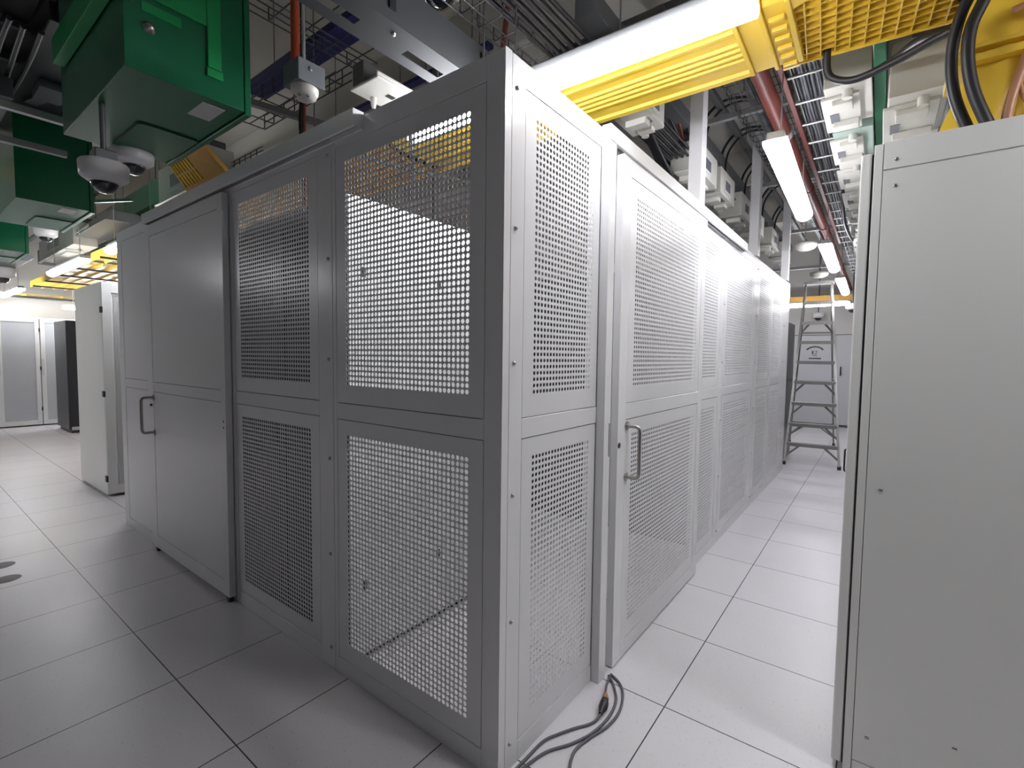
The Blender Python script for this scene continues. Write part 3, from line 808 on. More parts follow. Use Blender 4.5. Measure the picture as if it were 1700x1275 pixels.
# ------------------------------------------------------------------ green busway boxes
def green_box(label, x0, x1, y0, y1, z0, z1, detail=True):
    t = thing('busway_box', label, 'electrical box', (x0, y0, z0), 0, 'green busway boxes')
    w_, d, h = x1 - x0, y1 - y0, z1 - z0
    MB().box(0, w_, 0, d, 0, h).build('body', M['green'], t, 0.003)
    MB().box(-0.003, w_ + 0.003, d + 0.003, d + 0.03, -0.012, h).build('door', M['green'], t, 0.003)
    # access plate on the underside
    def rrect(ax0, ax1, ay0, ay1, z, r=0.03, th=0.004):
        m = MB(); pts = []
        for cx, cy, a0 in ((ax1 - r, ay1 - r, 0), (ax0 + r, ay1 - r, 90), (ax0 + r, ay0 + r, 180), (ax1 - r, ay0 + r, 270)):
            for k in range(5):
                a = math.radians(a0 + 22.5 * k); pts.append((cx + r * math.cos(a), cy + r * math.sin(a)))
        m.prism(pts, 'z', z - th, z); return m
    rrect(w_ * 0.08, w_ * 0.5, 0.18, d - 0.002, -0.0005).build('gasket', M['blackm'], t)
    rrect(w_ * 0.08 + 0.006, w_ * 0.5 - 0.006, 0.186, d - 0.002, -0.0045).build('access_plate', M['green'], t)
    for (u, v) in ((0.15, 0.24), (0.45, 0.24), (0.3, 0.24)):
        MB().lathe([(0, -0.007), (0.006, -0.006), (0.008, -0.0045)], (w_ * u, v - 0.03, 0), 10).build('screw', M['inox'], t)
    MB().box(w_ - 0.235, w_ - 0.06, d - 0.155, d - 0.06, -0.002, -0.0003).build('label_plate', M['label'], t, label='pale rating label')
    if detail:
        e = w_
        MB().box(e, e + 0.012, d - 0.155, d - 0.10, 0.13, h).build('trim_strip', M['greenl'], t, 0.002, label='bright green raised strip')
        MB().box(e, e + 0.015, d - 0.16, d - 0.095, 0.09, 0.125).build('trim_foot', M['greenl'], t, 0.002)
        MB().box(e, e + 0.008, 0.10, 0.30, 0.30, h).build('cover_plate', M['greenl'], t, 0.002, label='bright green cover plate')
        MB().box(e, e + 0.004, 0.06, 0.20, 0.24, 0.28).build('name_plate', M['greenl'], t, 0.002)
        MB().lathe([(0, 0.022), (0.012, 0.020), (0.016, 0.012), (0.022, 0.004), (0.024, 0)], (e, 0.085, 0.185), 18, axis='x').build('cam_lock', M['inox'], t)
        for (y, z) in ((0.03, 0.27), (0.05, 0.31), (0.14, 0.33), (0.10, 0.335)):
            MB().lathe([(0, 0.006), (0.006, 0.005), (0.008, 0)], (e, y, z), 10, axis='x').build('screw', M['inox'], t)
        MB().box(w_ * 0.1, w_ * 0.98, -0.05, -0.004, 0.30, 0.42).build('mounting_channel', M['greenl'], t, 0.003)
    return t
green_box('large green busway box hanging nearest, top left of the photo', -2.78, -1.755, -1.33, -0.878, 2.6, 3.5)
green_box('green busway box behind the nearest one, above the dome camera', -5.53, -4.45, -1.30, -0.88, 2.6, 3.3, False)
green_box('green busway box cut off by the left edge of the photo', -8.3, -7.2, -1.32, -0.88, 2.6, 3.3, False)
bw = thing('busway', 'dark green horizontal busway running above the green boxes', 'busway', (-13.5, -1.2, 3.5))
MB().box(0, 12.6, 0, 0.18, 0, 0.14).build('rail', M['green'], bw, 0.004)
b2 = thing('busway', 'dark green busbar trunking behind the boxes, over the far left aisle', 'busway', (-13.4, 0.15, 3.28))
MB().box(0, 7.6, 0, 0.10, 0, 0.28).build('rail', M['green'], b2, 0.004)
rods(b2, ((1.0, 0.05, 0.28), (4.0, 0.05, 0.28), (7.0, 0.05, 0.28)))
b3 = thing('busway', 'second green busbar trunking higher over the far left aisle', 'busway', (-13.4, 1.0, 3.62))
MB().box(0, 7.0, 0, 0.12, 0, 0.25).build('rail', M['green'], b3, 0.004)

# ------------------------------------------------------------------ white tap off boxes
def tap_box(label, loc, rz, L=0.55, D=0.20, H=0.24, group='white tap off boxes', m='white', lid=False):
    """long box, local x along its length, window on the -y face"""
    t = thing('tap_off_box', label, 'electrical box', loc, rz, group)
    MB().box(0, L, 0, D, 0.05, H).build('body', M[m], t, 0.004)
    MB().box(L * 0.26, L * 0.66, -0.004, 0.0, 0.05 + (H - 0.05) * 0.2, H - (H - 0.05) * 0.25).build('window_frame', M['pgreen'] if m != 'white' else M['label'], t, 0.001)
    MB().box(L * 0.30, L * 0.62, -0.006, -0.004, 0.05 + (H - 0.05) * 0.3, H - (H - 0.05) * 0.35).build('window', M['lcd'], t)
    b = MB(); b.box(-0.06, L * 0.8, -0.02, D * 0.75, 0.035, 0.05); b.box(0.02, 0.09, 0.02, D * 0.7, 0.0, 0.035); b.box(L * 0.55, L * 0.75, 0.03, D * 0.6, 0.01, 0.035)
    b.build('bottom_bracket', M['white'], t, 0.003)
    MB().box(L * 0.16, L * 0.40, 0.01, 0.05, 0.031, 0.0345).build('slot', M['lcd'], t)
    MB().tube([(L * 0.85, D / 2, 0.05), (L * 0.85, D / 2, 0.01)], 0.022, 12).build('gland', M['white'], t)
    MB().box(0.04, L - 0.04, D * 0.3, D * 0.8, H, H + 0.07).build('clamp', M['dsteel'], t, 0.003)
    if lid: MB().box(0.03, L * 0.55, -0.012, 0.0, 0.06, H - 0.01).build('lid', M['pgreen'], t, 0.003)
    return t
# left side rows, windows towards -Y
tap_box('white tap off box just above the far end of the left cage rail', (-4.9, -0.27, 2.84), 0, 1.05, 0.24, 0.36)
tap_box('white tap off box with a window, above the left aisle lamps', (-10.2, -0.31, 2.86), 0, 2.2, 0.26, 0.36)
tap_box('pale tap off box farther right over the left aisle', (-8.7, 0.35, 3.0), 0, 1.6, 0.3, 0.30)
for i, (x, y, z, L) in enumerate(((-7.9, -0.31, 3.0, 1.4), (-10.2, -1.0, 2.70, 1.5))):
    t = thing('mounting_tray', ['grey slab shaped device behind the big dome camera', 'grey slab shaped device at the left edge above the lamps'][i], 'device', (x, y, z))
    MB().prism([(0, 0), (0.35, 0), (0.42, 0.06), (0.30, 0.12), (0.05, 0.12)], 'x', 0, L).build('body', M['dsteel'], t, 0.004)
    MB().box(0.1, L * 0.5, -0.006, 0.0, 0.02, 0.05).build('strip', M['white'], t)
    for xx in (0.1, L - 0.1): MB().tube([(xx, 0.2, 0.12), (xx, 0.2, 4.2 - z)], 0.005, 6).build('hanging_rod', M['dsteel'], t)
# over the right cage wall, windows towards +X  (rz=+90: local x -> +Y, local -y -> +X)
ord_ = ['second of the row over the right cage wall', 'third of the row over the right cage wall', 'fourth of the row over the right cage wall',
        'fifth of the row over the right cage wall', 'sixth of the row over the right cage wall', 'last of the row over the right cage wall']
tap_box('white tap off box over the cage wall, just behind the smooth yellow duct', (-0.43, 0.69, 2.80), PI / 2, 0.26, 0.20, 0.24)
for i, (y, L, z) in enumerate(((1.66, 0.50, 2.78), (2.28, 0.46, 2.78), (3.02, 0.46, 2.78), (3.62, 0.5, 2.78), (4.6, 0.5, 2.80), (5.6, 0.55, 2.82))):
    tap_box('white tap off box %s' % ord_[i], (-0.44, y, z), PI / 2, L, 0.20, 0.27, 'white tap off boxes over the right cage wall')
# right column, windows towards -X; seen from below
wn = ['first', 'second', 'third', 'fourth', 'fifth', 'sixth', 'seventh', 'eighth', 'ninth', 'tenth', 'eleventh']
for i in range(11):
    y = 1.02 + 0.60 * i
    pale = i in (1,)
    tap_box('%s tap off box left of the near rack%s' % (wn[i], ', green lid' if pale else ''), (0.37, y + 0.48, 2.80), -PI / 2, 0.48, 0.20, 0.27,
            'tap off boxes over the right aisle', 'pgreen' if pale else 'white', lid=False)
for i, (x, y, z) in enumerate(((0.64, 0.98, 2.66), (0.66, 1.62, 2.70))):
    tap_box(['big cream tap off box above the near right rack', 'cream tap off box behind the big one over the near right rack'][i], (x, y + 0.5, z), -PI / 2, 0.50, 0.26, 0.30, 'cream tap off boxes')
gb = thing('busway', 'green busbar trunking behind the right aisle tap off boxes', 'busway', (0.575, 0.7, 2.88))
MB().box(0, 0.05, 0, 7.5, 0, 0.3).build('rail', M['green'], gb, 0.004)
gb = thing('busway', 'grey busbar trunking above the boxes over the right cage wall', 'busway', (-0.62, 0.2, 3.14))
MB().box(0, 0.12, 0, 6.5, 0, 0.10).build('rail', M['dsteel'], gb, 0.004)
for i, (x, y, z, w_, d, h) in enumerate(((0.86, 1.1, 2.6, 0.25, 1.2, 1.6), (1.25, 1.5, 2.4, 0.5, 1.2, 1.8))):
    t = thing('wall_cabinet', ['grey tall casing behind the cream tap off boxes', 'grey casing behind the yellow outlet'][i], 'casing', (x, y, z))
    MB().box(0, w_, 0, d, 0, h).build('body', M['dsteel'], t, 0.01)
    MB().box(0.03, w_ - 0.03, -0.01, 0, 0.1, h - 0.4).build('cover', M['dsteel'], t, 0.004)

# ------------------------------------------------------------------ struts over the cage
def slotted_channel():
    t = thing('slotted_strut', 'grey slotted steel channel crossing above the cage corner panel', 'strut', (-0.98, -2.2, 2.68))
    Ly = 2.1
    b = MB()
    # bottom flange with slots left open
    y = 0
    slots = [0.30 + k * 0.42 for k in range(4)]
    prev = 0
    for s_ in slots:
        b.box(0, 0.18, prev, s_, 0, 0.003); b.box(0, 0.055, s_, s_ + 0.20, 0, 0.003); b.box(0.095, 0.18, s_, s_ + 0.20, 0, 0.003); prev = s_ + 0.20
    b.box(0, 0.18, prev, Ly, 0, 0.003)
    b.box(0.177, 0.18, 0, Ly, 0.003, 0.16); b.box(0.10, 0.177, 0, Ly, 0.157, 0.16); b.box(0, 0.003, 0, Ly, 0.003, 0.03)
    b.build('channel', M['channel'], t)
    MB().box(0.02, 0.14, 0, Ly, 0.06, 0.062).build('liner', M['blackm'], t)
    for k in range(4):
        MB().lathe([(0, -0.008), (0.008, -0.007), (0.01, 0)], (0.13, 0.62 + 0.42 * k, 0), 12).build('bolt', M['inox'], t)
    for k in range(3):
        m = MB().box(0.181, 0.186, 0.9 + k * 0.5, 0.93 + k * 0.5, 0.04, 0.13); m.build('bracket', M['blackm'], t, 0.001)
slotted_channel()
def white_plate():
    t = thing('junction_plate', 'white bracket plate with a cable gland under the slotted channel', 'mounting plate', (-1.33, -0.60, 2.68))
    b = MB(); b.box(0, 0.20, 0, 0.52, 0, 0.012); b.box(0.19, 0.20, 0, 0.52, 0.012, 0.03)
    b.build('plate', M['white'], t, 0.004)
    MB().lathe([(0.0, -0.035), (0.014, -0.035), (0.022, -0.03), (0.022, -0.018), (0.026, -0.012), (0.026, 0)], (0.15, 0.22, 0), 20).build('gland', M['white'], t)
    MB().lathe([(0.0, -0.045), (0.010, -0.045), (0.014, -0.02), (0.016, 0)], (0.04, 0.10, 0), 16).build('spigot', M['white'], t)
    MB().box(0.10, 0.125, 0.12, 0.16, -0.003, 0.0).build('slot', M['blackm'], t)
    MB().box(0.02, 0.10, 0.0, 0.10, 0.012, 0.11).build('bracket', M['dsteel'], t, 0.004)
    tag(MB().tube(smooth_path([(-1.18, -0.38, 2.665), (-1.18, -0.38, 2.60), (-1.172, -0.375, 2.52), (-1.165, -0.37, 2.40), (-1.165, -0.37, 2.2)]), 0.011, 10).build('power_cable', M['black']), 'short black cable leaving the gland of the white plate', 'cable')
white_plate()
def strut(label, a, b, w_=0.041, m='dsteel', group='grey support struts', h=None):
    a, b = Vector(a), Vector(b)
    o = MB().bar(a, b, w_, h).build('support_strut', M[m], None, 0.001)
    return tag(o, label, 'strut', group)
strut('grey strut with hanging rods, behind the left rail end', (-2.0, 0.25, 2.95), (-1.0, 0.25, 2.95))
strut('dark strut running back from the near green box', (-2.4, -0.75, 2.95), (-2.0, 0.9, 2.95), 0.035)
strut('thin grey strut behind the smoke detector box', (-2.05, -0.2, 2.72), (-1.75, 0.7, 2.72), 0.022)
strut('long blue painted strut high behind the smoke detector', (-3.2, -0.15, 3.45), (-1.2, -0.15, 3.45), 0.16, 'blue', None, 0.05)
strut('thin blue strut farther right under the ceiling', (-3.5, 0.6, 3.55), (-1.5, 0.6, 3.55), 0.06, 'blue', None, 0.03)
strut('slotted pale strut at the upper left edge', (-3.31, -1.7, 2.85), (-3.31, -1.22, 2.85), 0.041, 'steel')
strut('pale strut below it at the upper left edge', (-3.95, -1.75, 2.85), (-3.95, -1.10, 2.85), 0.041, 'steel')
strut('grey strut crossing high above the near lamp', (-1.2, 0.9, 3.5), (0.8, 0.9, 3.5), 0.05)
strut('light grey strut crossing over the right aisle', (-0.7, 1.9, 3.25), (0.6, 1.9, 3.25), 0.04, 'steel')
strut('light grey strut crossing the right aisle farther on', (-0.7, 3.6, 3.25), (0.6, 3.6, 3.25), 0.04, 'steel')
strut('light grey strut crossing the right aisle near the ladder', (-0.9, 5.6, 3.2), (0.6, 5.6, 3.2), 0.04, 'steel')
strut('light grey strut crossing just behind the ladder top', (-1.2, 8.0, 3.1), (0.6, 8.0, 3.1), 0.05, 'steel')
strut('dark strut running along above the right aisle', (-0.15, 0.8, 3.35), (-0.15, 8.0, 3.35), 0.045)
strut('dark strut along the aisle above the tap off boxes', (-0.42, 0.8, 3.45), (-0.42, 8.0, 3.45), 0.045)
for i, (x, y, z0, lab) in enumerate(((-0.345, 1.335, 2.455, 'light grey hanger post standing on the cage wall, nearest the yellow duct'), (-0.345, 3.17, 2.455, 'light grey hanger post standing on the cage wall, middle one'), (-0.345, 5.03, 2.47, 'light grey hanger post standing on the cage wall, near the ladder'))):
    t = thing('hanger_post', lab, 'post', (x, y, z0), 0, 'hanger posts on the cage wall')
    b = MB(); b.box(-0.04, 0.04, -0.05, -0.046, 0, 4.2 - z0); b.box(-0.04, -0.036, -0.046, 0.05, 0, 4.2 - z0); b.box(0.036, 0.04, -0.046, 0.05, 0, 4.2 - z0)
    b.build('channel', M['paint'], t)
for i, (x, y, z, r) in enumerate(((-12.0, -0.1, 3.62, .005), (-6.0, -0.1, 3.62, .005), (-2.9, -0.15, 3.47, .004), (-1.3, -0.15, 3.47, .004), (-3.3, 0.6, 3.56, .004), (-1.6, 0.6, 3.56, .004), (-1.75, 0.25, 2.93, .004), (-1.35, 0.25, 2.93, .004), (-2.0, 0.25, 2.2, .004), (-2.05, -0.35, 2.3, .004), (-0.78, -0.30, 2.5, .004), (-0.62, -0.28, 2.5, .004), (-0.42, 0.30, 2.9, .004), (-0.2, 0.5, 2.9, .004), (0.02, 0.9, 2.9, .004), (-1.98, 0.55, 2.3, 0.02), (-0.15, 2.4, 3.3, .004), (-0.15, 4.4, 3.3, .004), (-0.42, 3.0, 3.4, .004), (-7.2, 0.4, 2.8, .006), (-9.0, 0.4, 2.8, .006), (-10.9, 0.4, 2.8, .006), (-4.9, -0.5, 3.1, .006))):
    tag(MB().tube([(x, y, z), (x, y, 4.2)], r, 6).build('hanging_rod', M['dsteel']), 'thin grey threaded rod hanging from the ceiling', 'rod', 'threaded hanging rods')

# red pipes
rp = thing('sprinkler_pipe', 'dark red pipe running along above the right aisle', 'pipe', (0.080, 0.35, 3.0))
MB().tube([(0, 0, 0), (0, 10.4, 0)], 0.045, 16).build('pipe', M['red'], rp)
for y in (1.45, 2.8, 4.3): MB().tube([(0, y - 0.04, 0), (0, y + 0.04, 0)], 0.052, 16).build('clamp', M['steel'] if y < 2 else M['red'], rp)
rp = thing('sprinkler_pipe', 'brighter red flat conduit beside the dark red pipe', 'pipe', (0.145, 0.45, 3.04))
MB().box(0, 0.03, 0, 5.5, 0, 0.03).build('pipe', M['red'], rp, 0.004)
rp = thing('riser_pipe', 'orange red vertical conduit beside the smoke detector box', 'pipe', (-1.44, -0.80, 2.62))
MB().tube([(0, 0, 0), (0, 0, 1.58)], 0.018, 14).build('pipe', M['orangered'], rp)
for k, (dx, lab) in enumerate(((0, 'dark red cable hanging below the smoke detector, left one'), (0.02, 'dark red cable hanging below the smoke detector, right one'))):
    tag(MB().tube(smooth_path([(-2.0 + dx, -0.45, 3.6), (-2.0 + dx, -0.45, 3.0), (-2.01 + dx * 2, -0.46, 2.8), (-2.0 + dx, -0.45, 2.5), (-2.0 + dx, -0.45, 2.2)]), 0.010, 8).build('hanging_cable', M['red'] if k else M['black']), lab, 'cable')
tag(MB().tube(smooth_path([(-0.80, -0.05, 3.6), (-0.84, -0.05, 3.2), (-0.88, -0.05, 2.9), (-0.88, -0.05, 2.4)]), 0.013, 8).build('hanging_cable', M['red']), 'dark red cable dropping behind the cage corner', 'cable')
for k in range(3):
    tag(MB().tube(smooth_path([(-0.60 + k * 0.03, 1.3 + k * .1, 3.7), (-0.62 + k * 0.04, 1.3 + k * .1, 3.3), (-0.58 + k * 0.03, 1.45 + k * .1, 3.15), (-0.56, 1.6 + k * .1, 3.06)]), 0.010, 8).build('hanging_cable', M['red'] if k == 1 else M['black']),
        'thin %s cable entering the second tap off box over the cage wall' % ('red', 'dark red', 'black')[k] if k else 'thin black cable beside the red one over the cage wall', 'cable')
for i, y0 in enumerate((1.95, 2.55, 3.3, 4.2, 5.0)):
    p = smooth_path([(-0.52, y0, 3.08), (-0.50, y0 + 0.02, 3.3), (-0.40, y0 + 0.2, 3.5), (-0.2, y0 + 0.35, 3.53), (-0.1, y0 + 0.45, 3.5)])
    m = MB().tube(p, 0.011, 8); m.tube([q + Vector((0.03, 0.04, -0.02)) for q in p], 0.009, 8)
    tag(m.build('hanging_cable', M['black']), 'pair of black cables arching up from a tap off box over the cage wall', 'cable', 'arching black cables over the cage wall')

# wire mesh trays with cables
def mesh_tray(label, org, ax, L, W=0.2, H=0.06, pitch=0.1, m='wire', cross=4, r=0.0028, group='wire mesh trays'):
    t = thing('wire_tray', label, 'cable tray', org, 0, group)
    X = Vector(ax).normalized(); Y = Vector((-X.y, X.x, 0)); Z = Vector((0, 0, 1))
    lon = MB()
    for k in range(cross + 1):
        y = W * k / cross; lon.tube([Y * y, X * L + Y * y], r, 5)
    for (y, z) in ((0, H * .5), (0, H), (W, H * .5), (W, H)): lon.tube([Y * y + Z * z, X * L + Y * y + Z * z], r, 5)
    n = int(L / pitch)
    for k in range(n + 1):
        x = X * (k * pitch)
        lon.tube([x + Z * H, x + Z * 0.012, x + Y * 0.012, x + Y * (W - 0.012), x + Y * W + Z * 0.012, x + Y * W + Z * H], r, 5, caps=False)
    lon.build('wire_basket', M[m], t)
    return t
mesh_tray('dark wire mesh tray right of the near green box', (-1.42, -1.9, 3.15), (0, 1, 0), 1.75, 0.45, 0.07, 0.15, cross=3, r=0.004)
mesh_tray('dark wire mesh tray with open side, below the blue strut', (-2.75, -0.5, 3.0), (1, 0, 0), 1.0, 0.2, 0.09, 0.13, cross=2, r=0.004)
mesh_tray('dark wire mesh tray running back above the near lamp', (-0.66, -1.2, 2.90), (0, 1, 0), 1.9, 0.14, 0.07, 0.11, cross=2, r=0.0035)
mesh_tray('wire mesh tray behind the yellow comb outlet', (-5.2, -0.05, 3.05), (1, 0, 0), 1.9, 0.3, 0.06, 0.10, cross=3, r=0.004)
mesh_tray('wire mesh tray over the middle of the right aisle', (0.06, 0.9, 3.42), (0, 1, 0), 7.5, 0.22, 0.06, 0.12)
mesh_tray('wire mesh tray over the right aisle, next to the cage side', (-0.06, 0.9, 3.2), (0, 1, 0), 4.5, 0.16, 0.06, 0.12)
def cable_ladder():
    t = thing('cable_ladder', 'pale rung cable ladder loaded with black cables over the right aisle', 'cable tray', (0.22, 0.75, 2.98))
    for x in (0.0, 0.17): MB().box(x, x + 0.006, 0, 8, 0.0, 0.05).build('side_rail', M['dsteel'], t)
    for k in range(24):
        MB().tube([(-0.02, 0.30 + 0.32 * k, -0.006), (0.19, 0.30 + 0.32 * k, -0.006)], 0.007, 6).build('rung', M['wirel'], t)
cable_ladder()
for k in range(9):
    x0 = 0.235 + 0.0175 * k
    pts = [(x0 + random.uniform(-0.004, 0.004), 0.75 + j * 0.4, 2.99 + random.uniform(0, 0.012)) for j in range(20)]
    tag(MB().tube(smooth_path(pts, 3), 0.0085, 7).build('data_cable', M['gcable'] if k % 3 else M['black']), 'black cable lying along the rung ladder over the right aisle', 'cable', 'black cables on the rung ladder')
for k in range(16):
    a = k / 15
    y0 = -0.72 + 0.0
    X = -0.70 + 0.20 * a
    dz = 0.04 * math.sin(k * 2.1)
    pts = [(X + 0.02, -1.3, 2.98 + dz), (X + random.uniform(-.01, .01), -0.6, 2.97 + dz), (X - 0.01, -0.1, 2.98 + dz), (X + random.uniform(-.02, .02), 0.5, 2.97 + dz), (X, 1.0, 2.98 + dz), (X, 3.2, 2.98 + dz)]
    tag(MB().tube(smooth_path(pts, 5), 0.0095, 7).build('data_cable', M['black']), 'black cable in the thick bundle passing above the near lamp', 'cable', 'black cable bundle above the near lamp')
for k in range(5):
    pts = [(-0.60 - 0.02 * k, 1.1, 2.98), (-0.60 - 0.02 * k, 1.4, 2.86 + 0.02 * k), (-0.62 - 0.02 * k, 1.75, 2.78), (-0.60 - .02 * k, 2.1, 2.6)]
    tag(MB().tube(smooth_path(pts, 5), 0.012, 7).build('hanging_cable', M['black']), 'black cable sagging between the first boxes over the cage wall', 'cable', 'sagging black cables over the cage wall')
tag(MB().tube(smooth_path([(0.36, 3.0, 3.02), (0.34, 3.2, 2.9), (0.33, 3.6, 2.82), (0.34, 4.0, 2.78), (0.35, 4.8, 2.84), (0.36, 5.6, 3.0)]), 0.014, 8).build('hanging_cable', M['black']), 'black cable hanging beside the right aisle tap off boxes', 'cable')
# upper background clutter over the far left aisle
strut('dark long strut over the far left aisle', (-12.5, -0.1, 3.6), (-4.6, -0.1, 3.6), 0.05)
strut('dark strut bracing between the green box and the far aisle', (-5.9, -0.95, 2.90), (-5.0, -0.45, 2.90), 0.025)
mesh_tray('wire mesh tray high over the far left aisle', (-11.0, 0.3, 3.6), (1, 0, 0), 5.0, 0.4, 0.08, 0.2, r=0.005)

def added_dark_deck():  # tray added to hide bright ceiling and darken this corner
    t = thing('added_dark_tray', 'dark solid tray added to darken the top left corner', 'cable tray', (-5.4, -2.31, 3.36))
    m = MB(); m.box(0, 2.58, 0, 0.95, 0, 0.01); m.box(0, 2.58, 0, 0.01, 0.01, 0.12); m.box(0, 2.58, 0.94, 0.95, 0.01, 0.12)
    m.build('tray', M['blackm'], t)
    for k in range(6): MB().box(0.1 + 0.48 * k, 0.14 + 0.48 * k, -0.05, 0.99, -0.045, -0.004).build('rung', M['dsteel'], t)
added_dark_deck()
t = thing('dark_filler', 'dark box added to darken the gap between the two nearest green boxes', 'housing', (-4.30, -1.345, 3.22))  # added dark box covering the bright ceiling between the green boxes
MB().box(0, 1.40, 0, 0.62, 0, 0.20).build('body', M['blackm'], t, 0.006)
MB().bar((0.15, 0.10, -0.012), (0.95, 0.30, -0.012), 0.07, 0.02).build('cover_strip', M['gbox'], t, label='pale grey strip')
MB().box(0.35, 0.60, 0.08, 0.22, -0.05, 0.0).build('bracket', M['gbox'], t, 0.003)
for xx in (0.1, 1.3): MB().tube([(xx, 0.05, 0.2), (xx, 0.05, 0.98)], 0.005, 6).build('hanging_rod', M['dsteel'], t)
for k in range(8):  # cables added along with the tray as dark filling for the corner
    pts = [(-4.4 + j * 0.19, -1.38 - 0.05 * k + 0.02 * math.sin(j * .4 + k), 3.14 + 0.02 * math.sin(j * .5 + k)) for j in range(9)]
    tag(MB().tube(smooth_path(pts, 3), 0.014, 7).build('power_cable', M['black']), 'black cable added below the tray to darken the top left corner', 'cable', 'black cables added in the top left corner')
t = thing('tap_off_box', 'pale box hanging in the dark at the top left, left of the near green box', 'electrical box', (-4.1, -1.52, 3.0))
MB().box(0, 0.5, 0, 0.12, 0, 0.12).build('body', M['gbox'], t, 0.004)
MB().box(0.34, 0.44, -0.02, 0.24, -0.02, 0.0).build('bracket', M['dsteel'], t, 0.002)
# ------------------------------------------------------------------ cameras and detectors
def dome_camera(label, c, R, tilt=0, group='dome cameras', box=True, stem=0.5):
    t = thing('dome_camera', label, 'camera', (c[0], c[1], c[2]), 0, group)
    MB().lathe([(0.0, R * 0.80), (R * 0.93, R * 0.80), (R, R * 0.70), (R * 0.97, R * 0.10), (R * 0.90, R * 0.02), (R * 0.66, -R * 0.14), (R * 0.54, -R * 0.2), (R * 0.5, -R * 0.1)], (0, 0, 0), 36).build('housing', M['cammetal'], t)
    prof = [(R * 0.57 * math.cos(a * PI / 16), -R * 0.12 - R * 0.55 * math.sin(a * PI / 16)) for a in range(0, 9)]
    MB().lathe(prof, (0, 0, 0), 32).build('dome', M['dome'], t)
    if box: MB().box(-R * 0.5, R * 0.5, -R * 0.45, R * 0.45, R * 0.80, R * 1.35).build('mounting_box', M['dsteel'], t, 0.006)
    MB().tube([(0, 0, R * 0.6), (0, 0, stem)], 0.012, 8).build('stem', M['dsteel'], t)
    return t
dome_camera('big white dome camera hanging below the green boxes', (-2.215, -1.298, 2.262), 0.094, stem=0.338)
dome_camera('smaller dome camera tucked under the near green box', (-2.735, -1.045, 2.535), 0.098, box=False, stem=0.065)
dome_camera('large dome camera cut off by the top edge, above the cage', (-0.857, -0.502, 2.995), 0.13, box=False, stem=1.2)
dome_camera('small dome camera at the far left, above the black device', (-9.7, -0.80, 2.57), 0.16, box=False, stem=0.098)
dome_camera('tiny dome camera high over the far left aisle', (-6.6, -0.80, 2.72), 0.10, box=False, stem=1.48)
dome_camera('white dome camera on the end wall seen through the ladder', (-0.47, 10.6, 2.42), 0.12, box=False, stem=1.78)
dome_camera('white dome camera at the aisle end beside the near rack', (0.19, 9.4, 2.47), 0.12, box=False, stem=1.73)
def smoke_box():
    t = thing('smoke_detector', 'white smoke detector on a grey square box above the cage', 'smoke detector', (-1.30, -1.02, 2.545))
    # box: x -> 0..0.13, y 0..0.13
    MB().box(0.0, 0.115, 0.09, 0.205, 0, 0.085).build('back_box', M['gbox'], t, 0.003)
    MB().lathe([(0, -0.045), (0.028, -0.044), (0.044, -0.034), (0.052, -0.018), (0.053, -0.002), (0.053, 0)], (0.058, 0.148, 0), 32).build('sensor', M['white'], t)
    for a in (200, 250, 300, 350):
        an = math.radians(a); MB().box(0.058 + 0.036 * math.cos(an) - 0.005, 0.058 + 0.036 * math.cos(an) + 0.005, 0.148 + 0.036 * math.sin(an) - 0.005, 0.148 + 0.036 * math.sin(an) + 0.005, -0.043, -0.030).build('slot', M['lcd'], t)
    MB().lathe([(0, 0.002), (0.009, 0.002), (0.009, 0)], (0.115, 0.14, 0.055), 14, axis='x').build('knockout', M['dsteel'], t)
    MB().tube([(0.05, 0.15, 0.085), (0.05, 0.15, 1.65)], 0.007, 8).build('stem', M['steel'], t)
smoke_box()
for i, (x, y, z) in enumerate(((-0.09, 4.6, 2.79), (-0.14, 6.8, 2.78))):
    t = thing('smoke_detector', ['round white detector over the right aisle, nearer one', 'round white detector over the right aisle, just above the ladder'][i], 'smoke detector', (x, y, z), 0, 'round detectors over the right aisle')
    MB().lathe([(0, -0.05), (0.06, -0.048), (0.10, -0.03), (0.125, 0.0), (0.125, 0.03), (0.10, 0.04), (0, 0.04)], (0, 0, 0), 28).build('sensor', M['white'], t)
    MB().tube([(0, 0, 0.04), (0, 0, 4.2 - z)], 0.008, 6).build('stem', M['steel'], t)

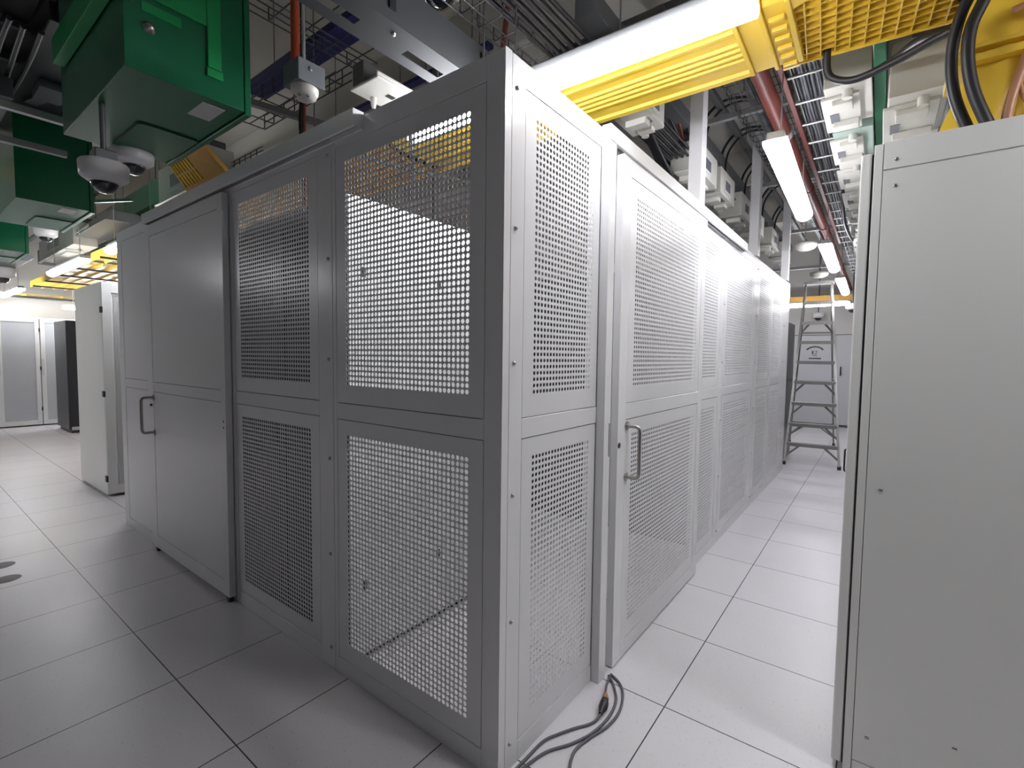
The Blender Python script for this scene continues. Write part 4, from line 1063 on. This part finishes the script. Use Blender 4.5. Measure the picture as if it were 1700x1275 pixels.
# ------------------------------------------------------------------ cables on the floor
def floor_cable(label, pts, r=0.0055):
    return tag(MB().tube(smooth_path(pts, 8), r, 10).build('floor_cable', M['gcable']), label, 'cable', 'cords at the foot of the door post')
Z = 0.0058
floor_cable('grey cord running from the black plug to the bottom edge', [(-0.183, -0.223, 0.018), (-0.190, -0.262, Z), (-0.205, -0.300, Z), (-0.235, -0.345, Z), (-0.27, -0.41, Z), (-0.297, -0.475, Z), (-0.302, -0.57, Z), (-0.308, -0.70, Z), (-0.33, -0.86, Z)])
floor_cable('grey cord looping from the door post, inner loop', [(-0.272, 0.030, Z), (-0.240, 0.0, Z), (-0.205, -0.045, Z), (-0.172, -0.105, Z), (-0.156, -0.206, Z), (-0.168, -0.318, Z), (-0.205, -0.418, Z), (-0.262, -0.515, Z), (-0.288, -0.632, Z), (-0.30, -0.75, Z), (-0.315, -0.88, Z)])
floor_cable('grey cord looping from the door post, outer loop ending at the bottom edge', [(-0.268, 0.045, Z), (-0.21, 0.012, Z), (-0.168, -0.044, Z), (-0.136, -0.147, Z), (-0.137, -0.25, Z), (-0.166, -0.355, Z), (-0.180, -0.431, Z), (-0.170, -0.487, Z), (-0.147, -0.545, Z), (-0.13, -0.65, Z), (-0.13, -0.8, Z)])
pg = thing('power_plug', 'black cord connector lying at the foot of the door post', 'plug', (-0.205, -0.16, 0.02), 0)
MB().tube([(0, 0.02, 0), (0.006, 0.0, 0), (0.010, -0.015, 0), (0.014, -0.035, 0), (0.018, -0.055, 0), (0.022, -0.068, -0.001)], 0.018, 14, radii=[0.012, 0.018, 0.019, 0.018, 0.010, 0.008]).build('connector', M['blackm'], pg)
MB().tube([(-0.012, 0.045, 0.004), (-0.004, 0.028, 0.002), (0.0, 0.018, 0)], 0.014, 14, radii=[0.009, 0.014, 0.015]).build('socket', M['copper'], pg, label='brown socket end')
MB().tube(smooth_path([(-0.012, 0.045, 0.004), (-0.035, 0.10, -0.002), (-0.055, 0.17, -0.012), (-0.062, 0.20, -0.0142)]), 0.005, 8).build('cord', M['gcable'], pg)
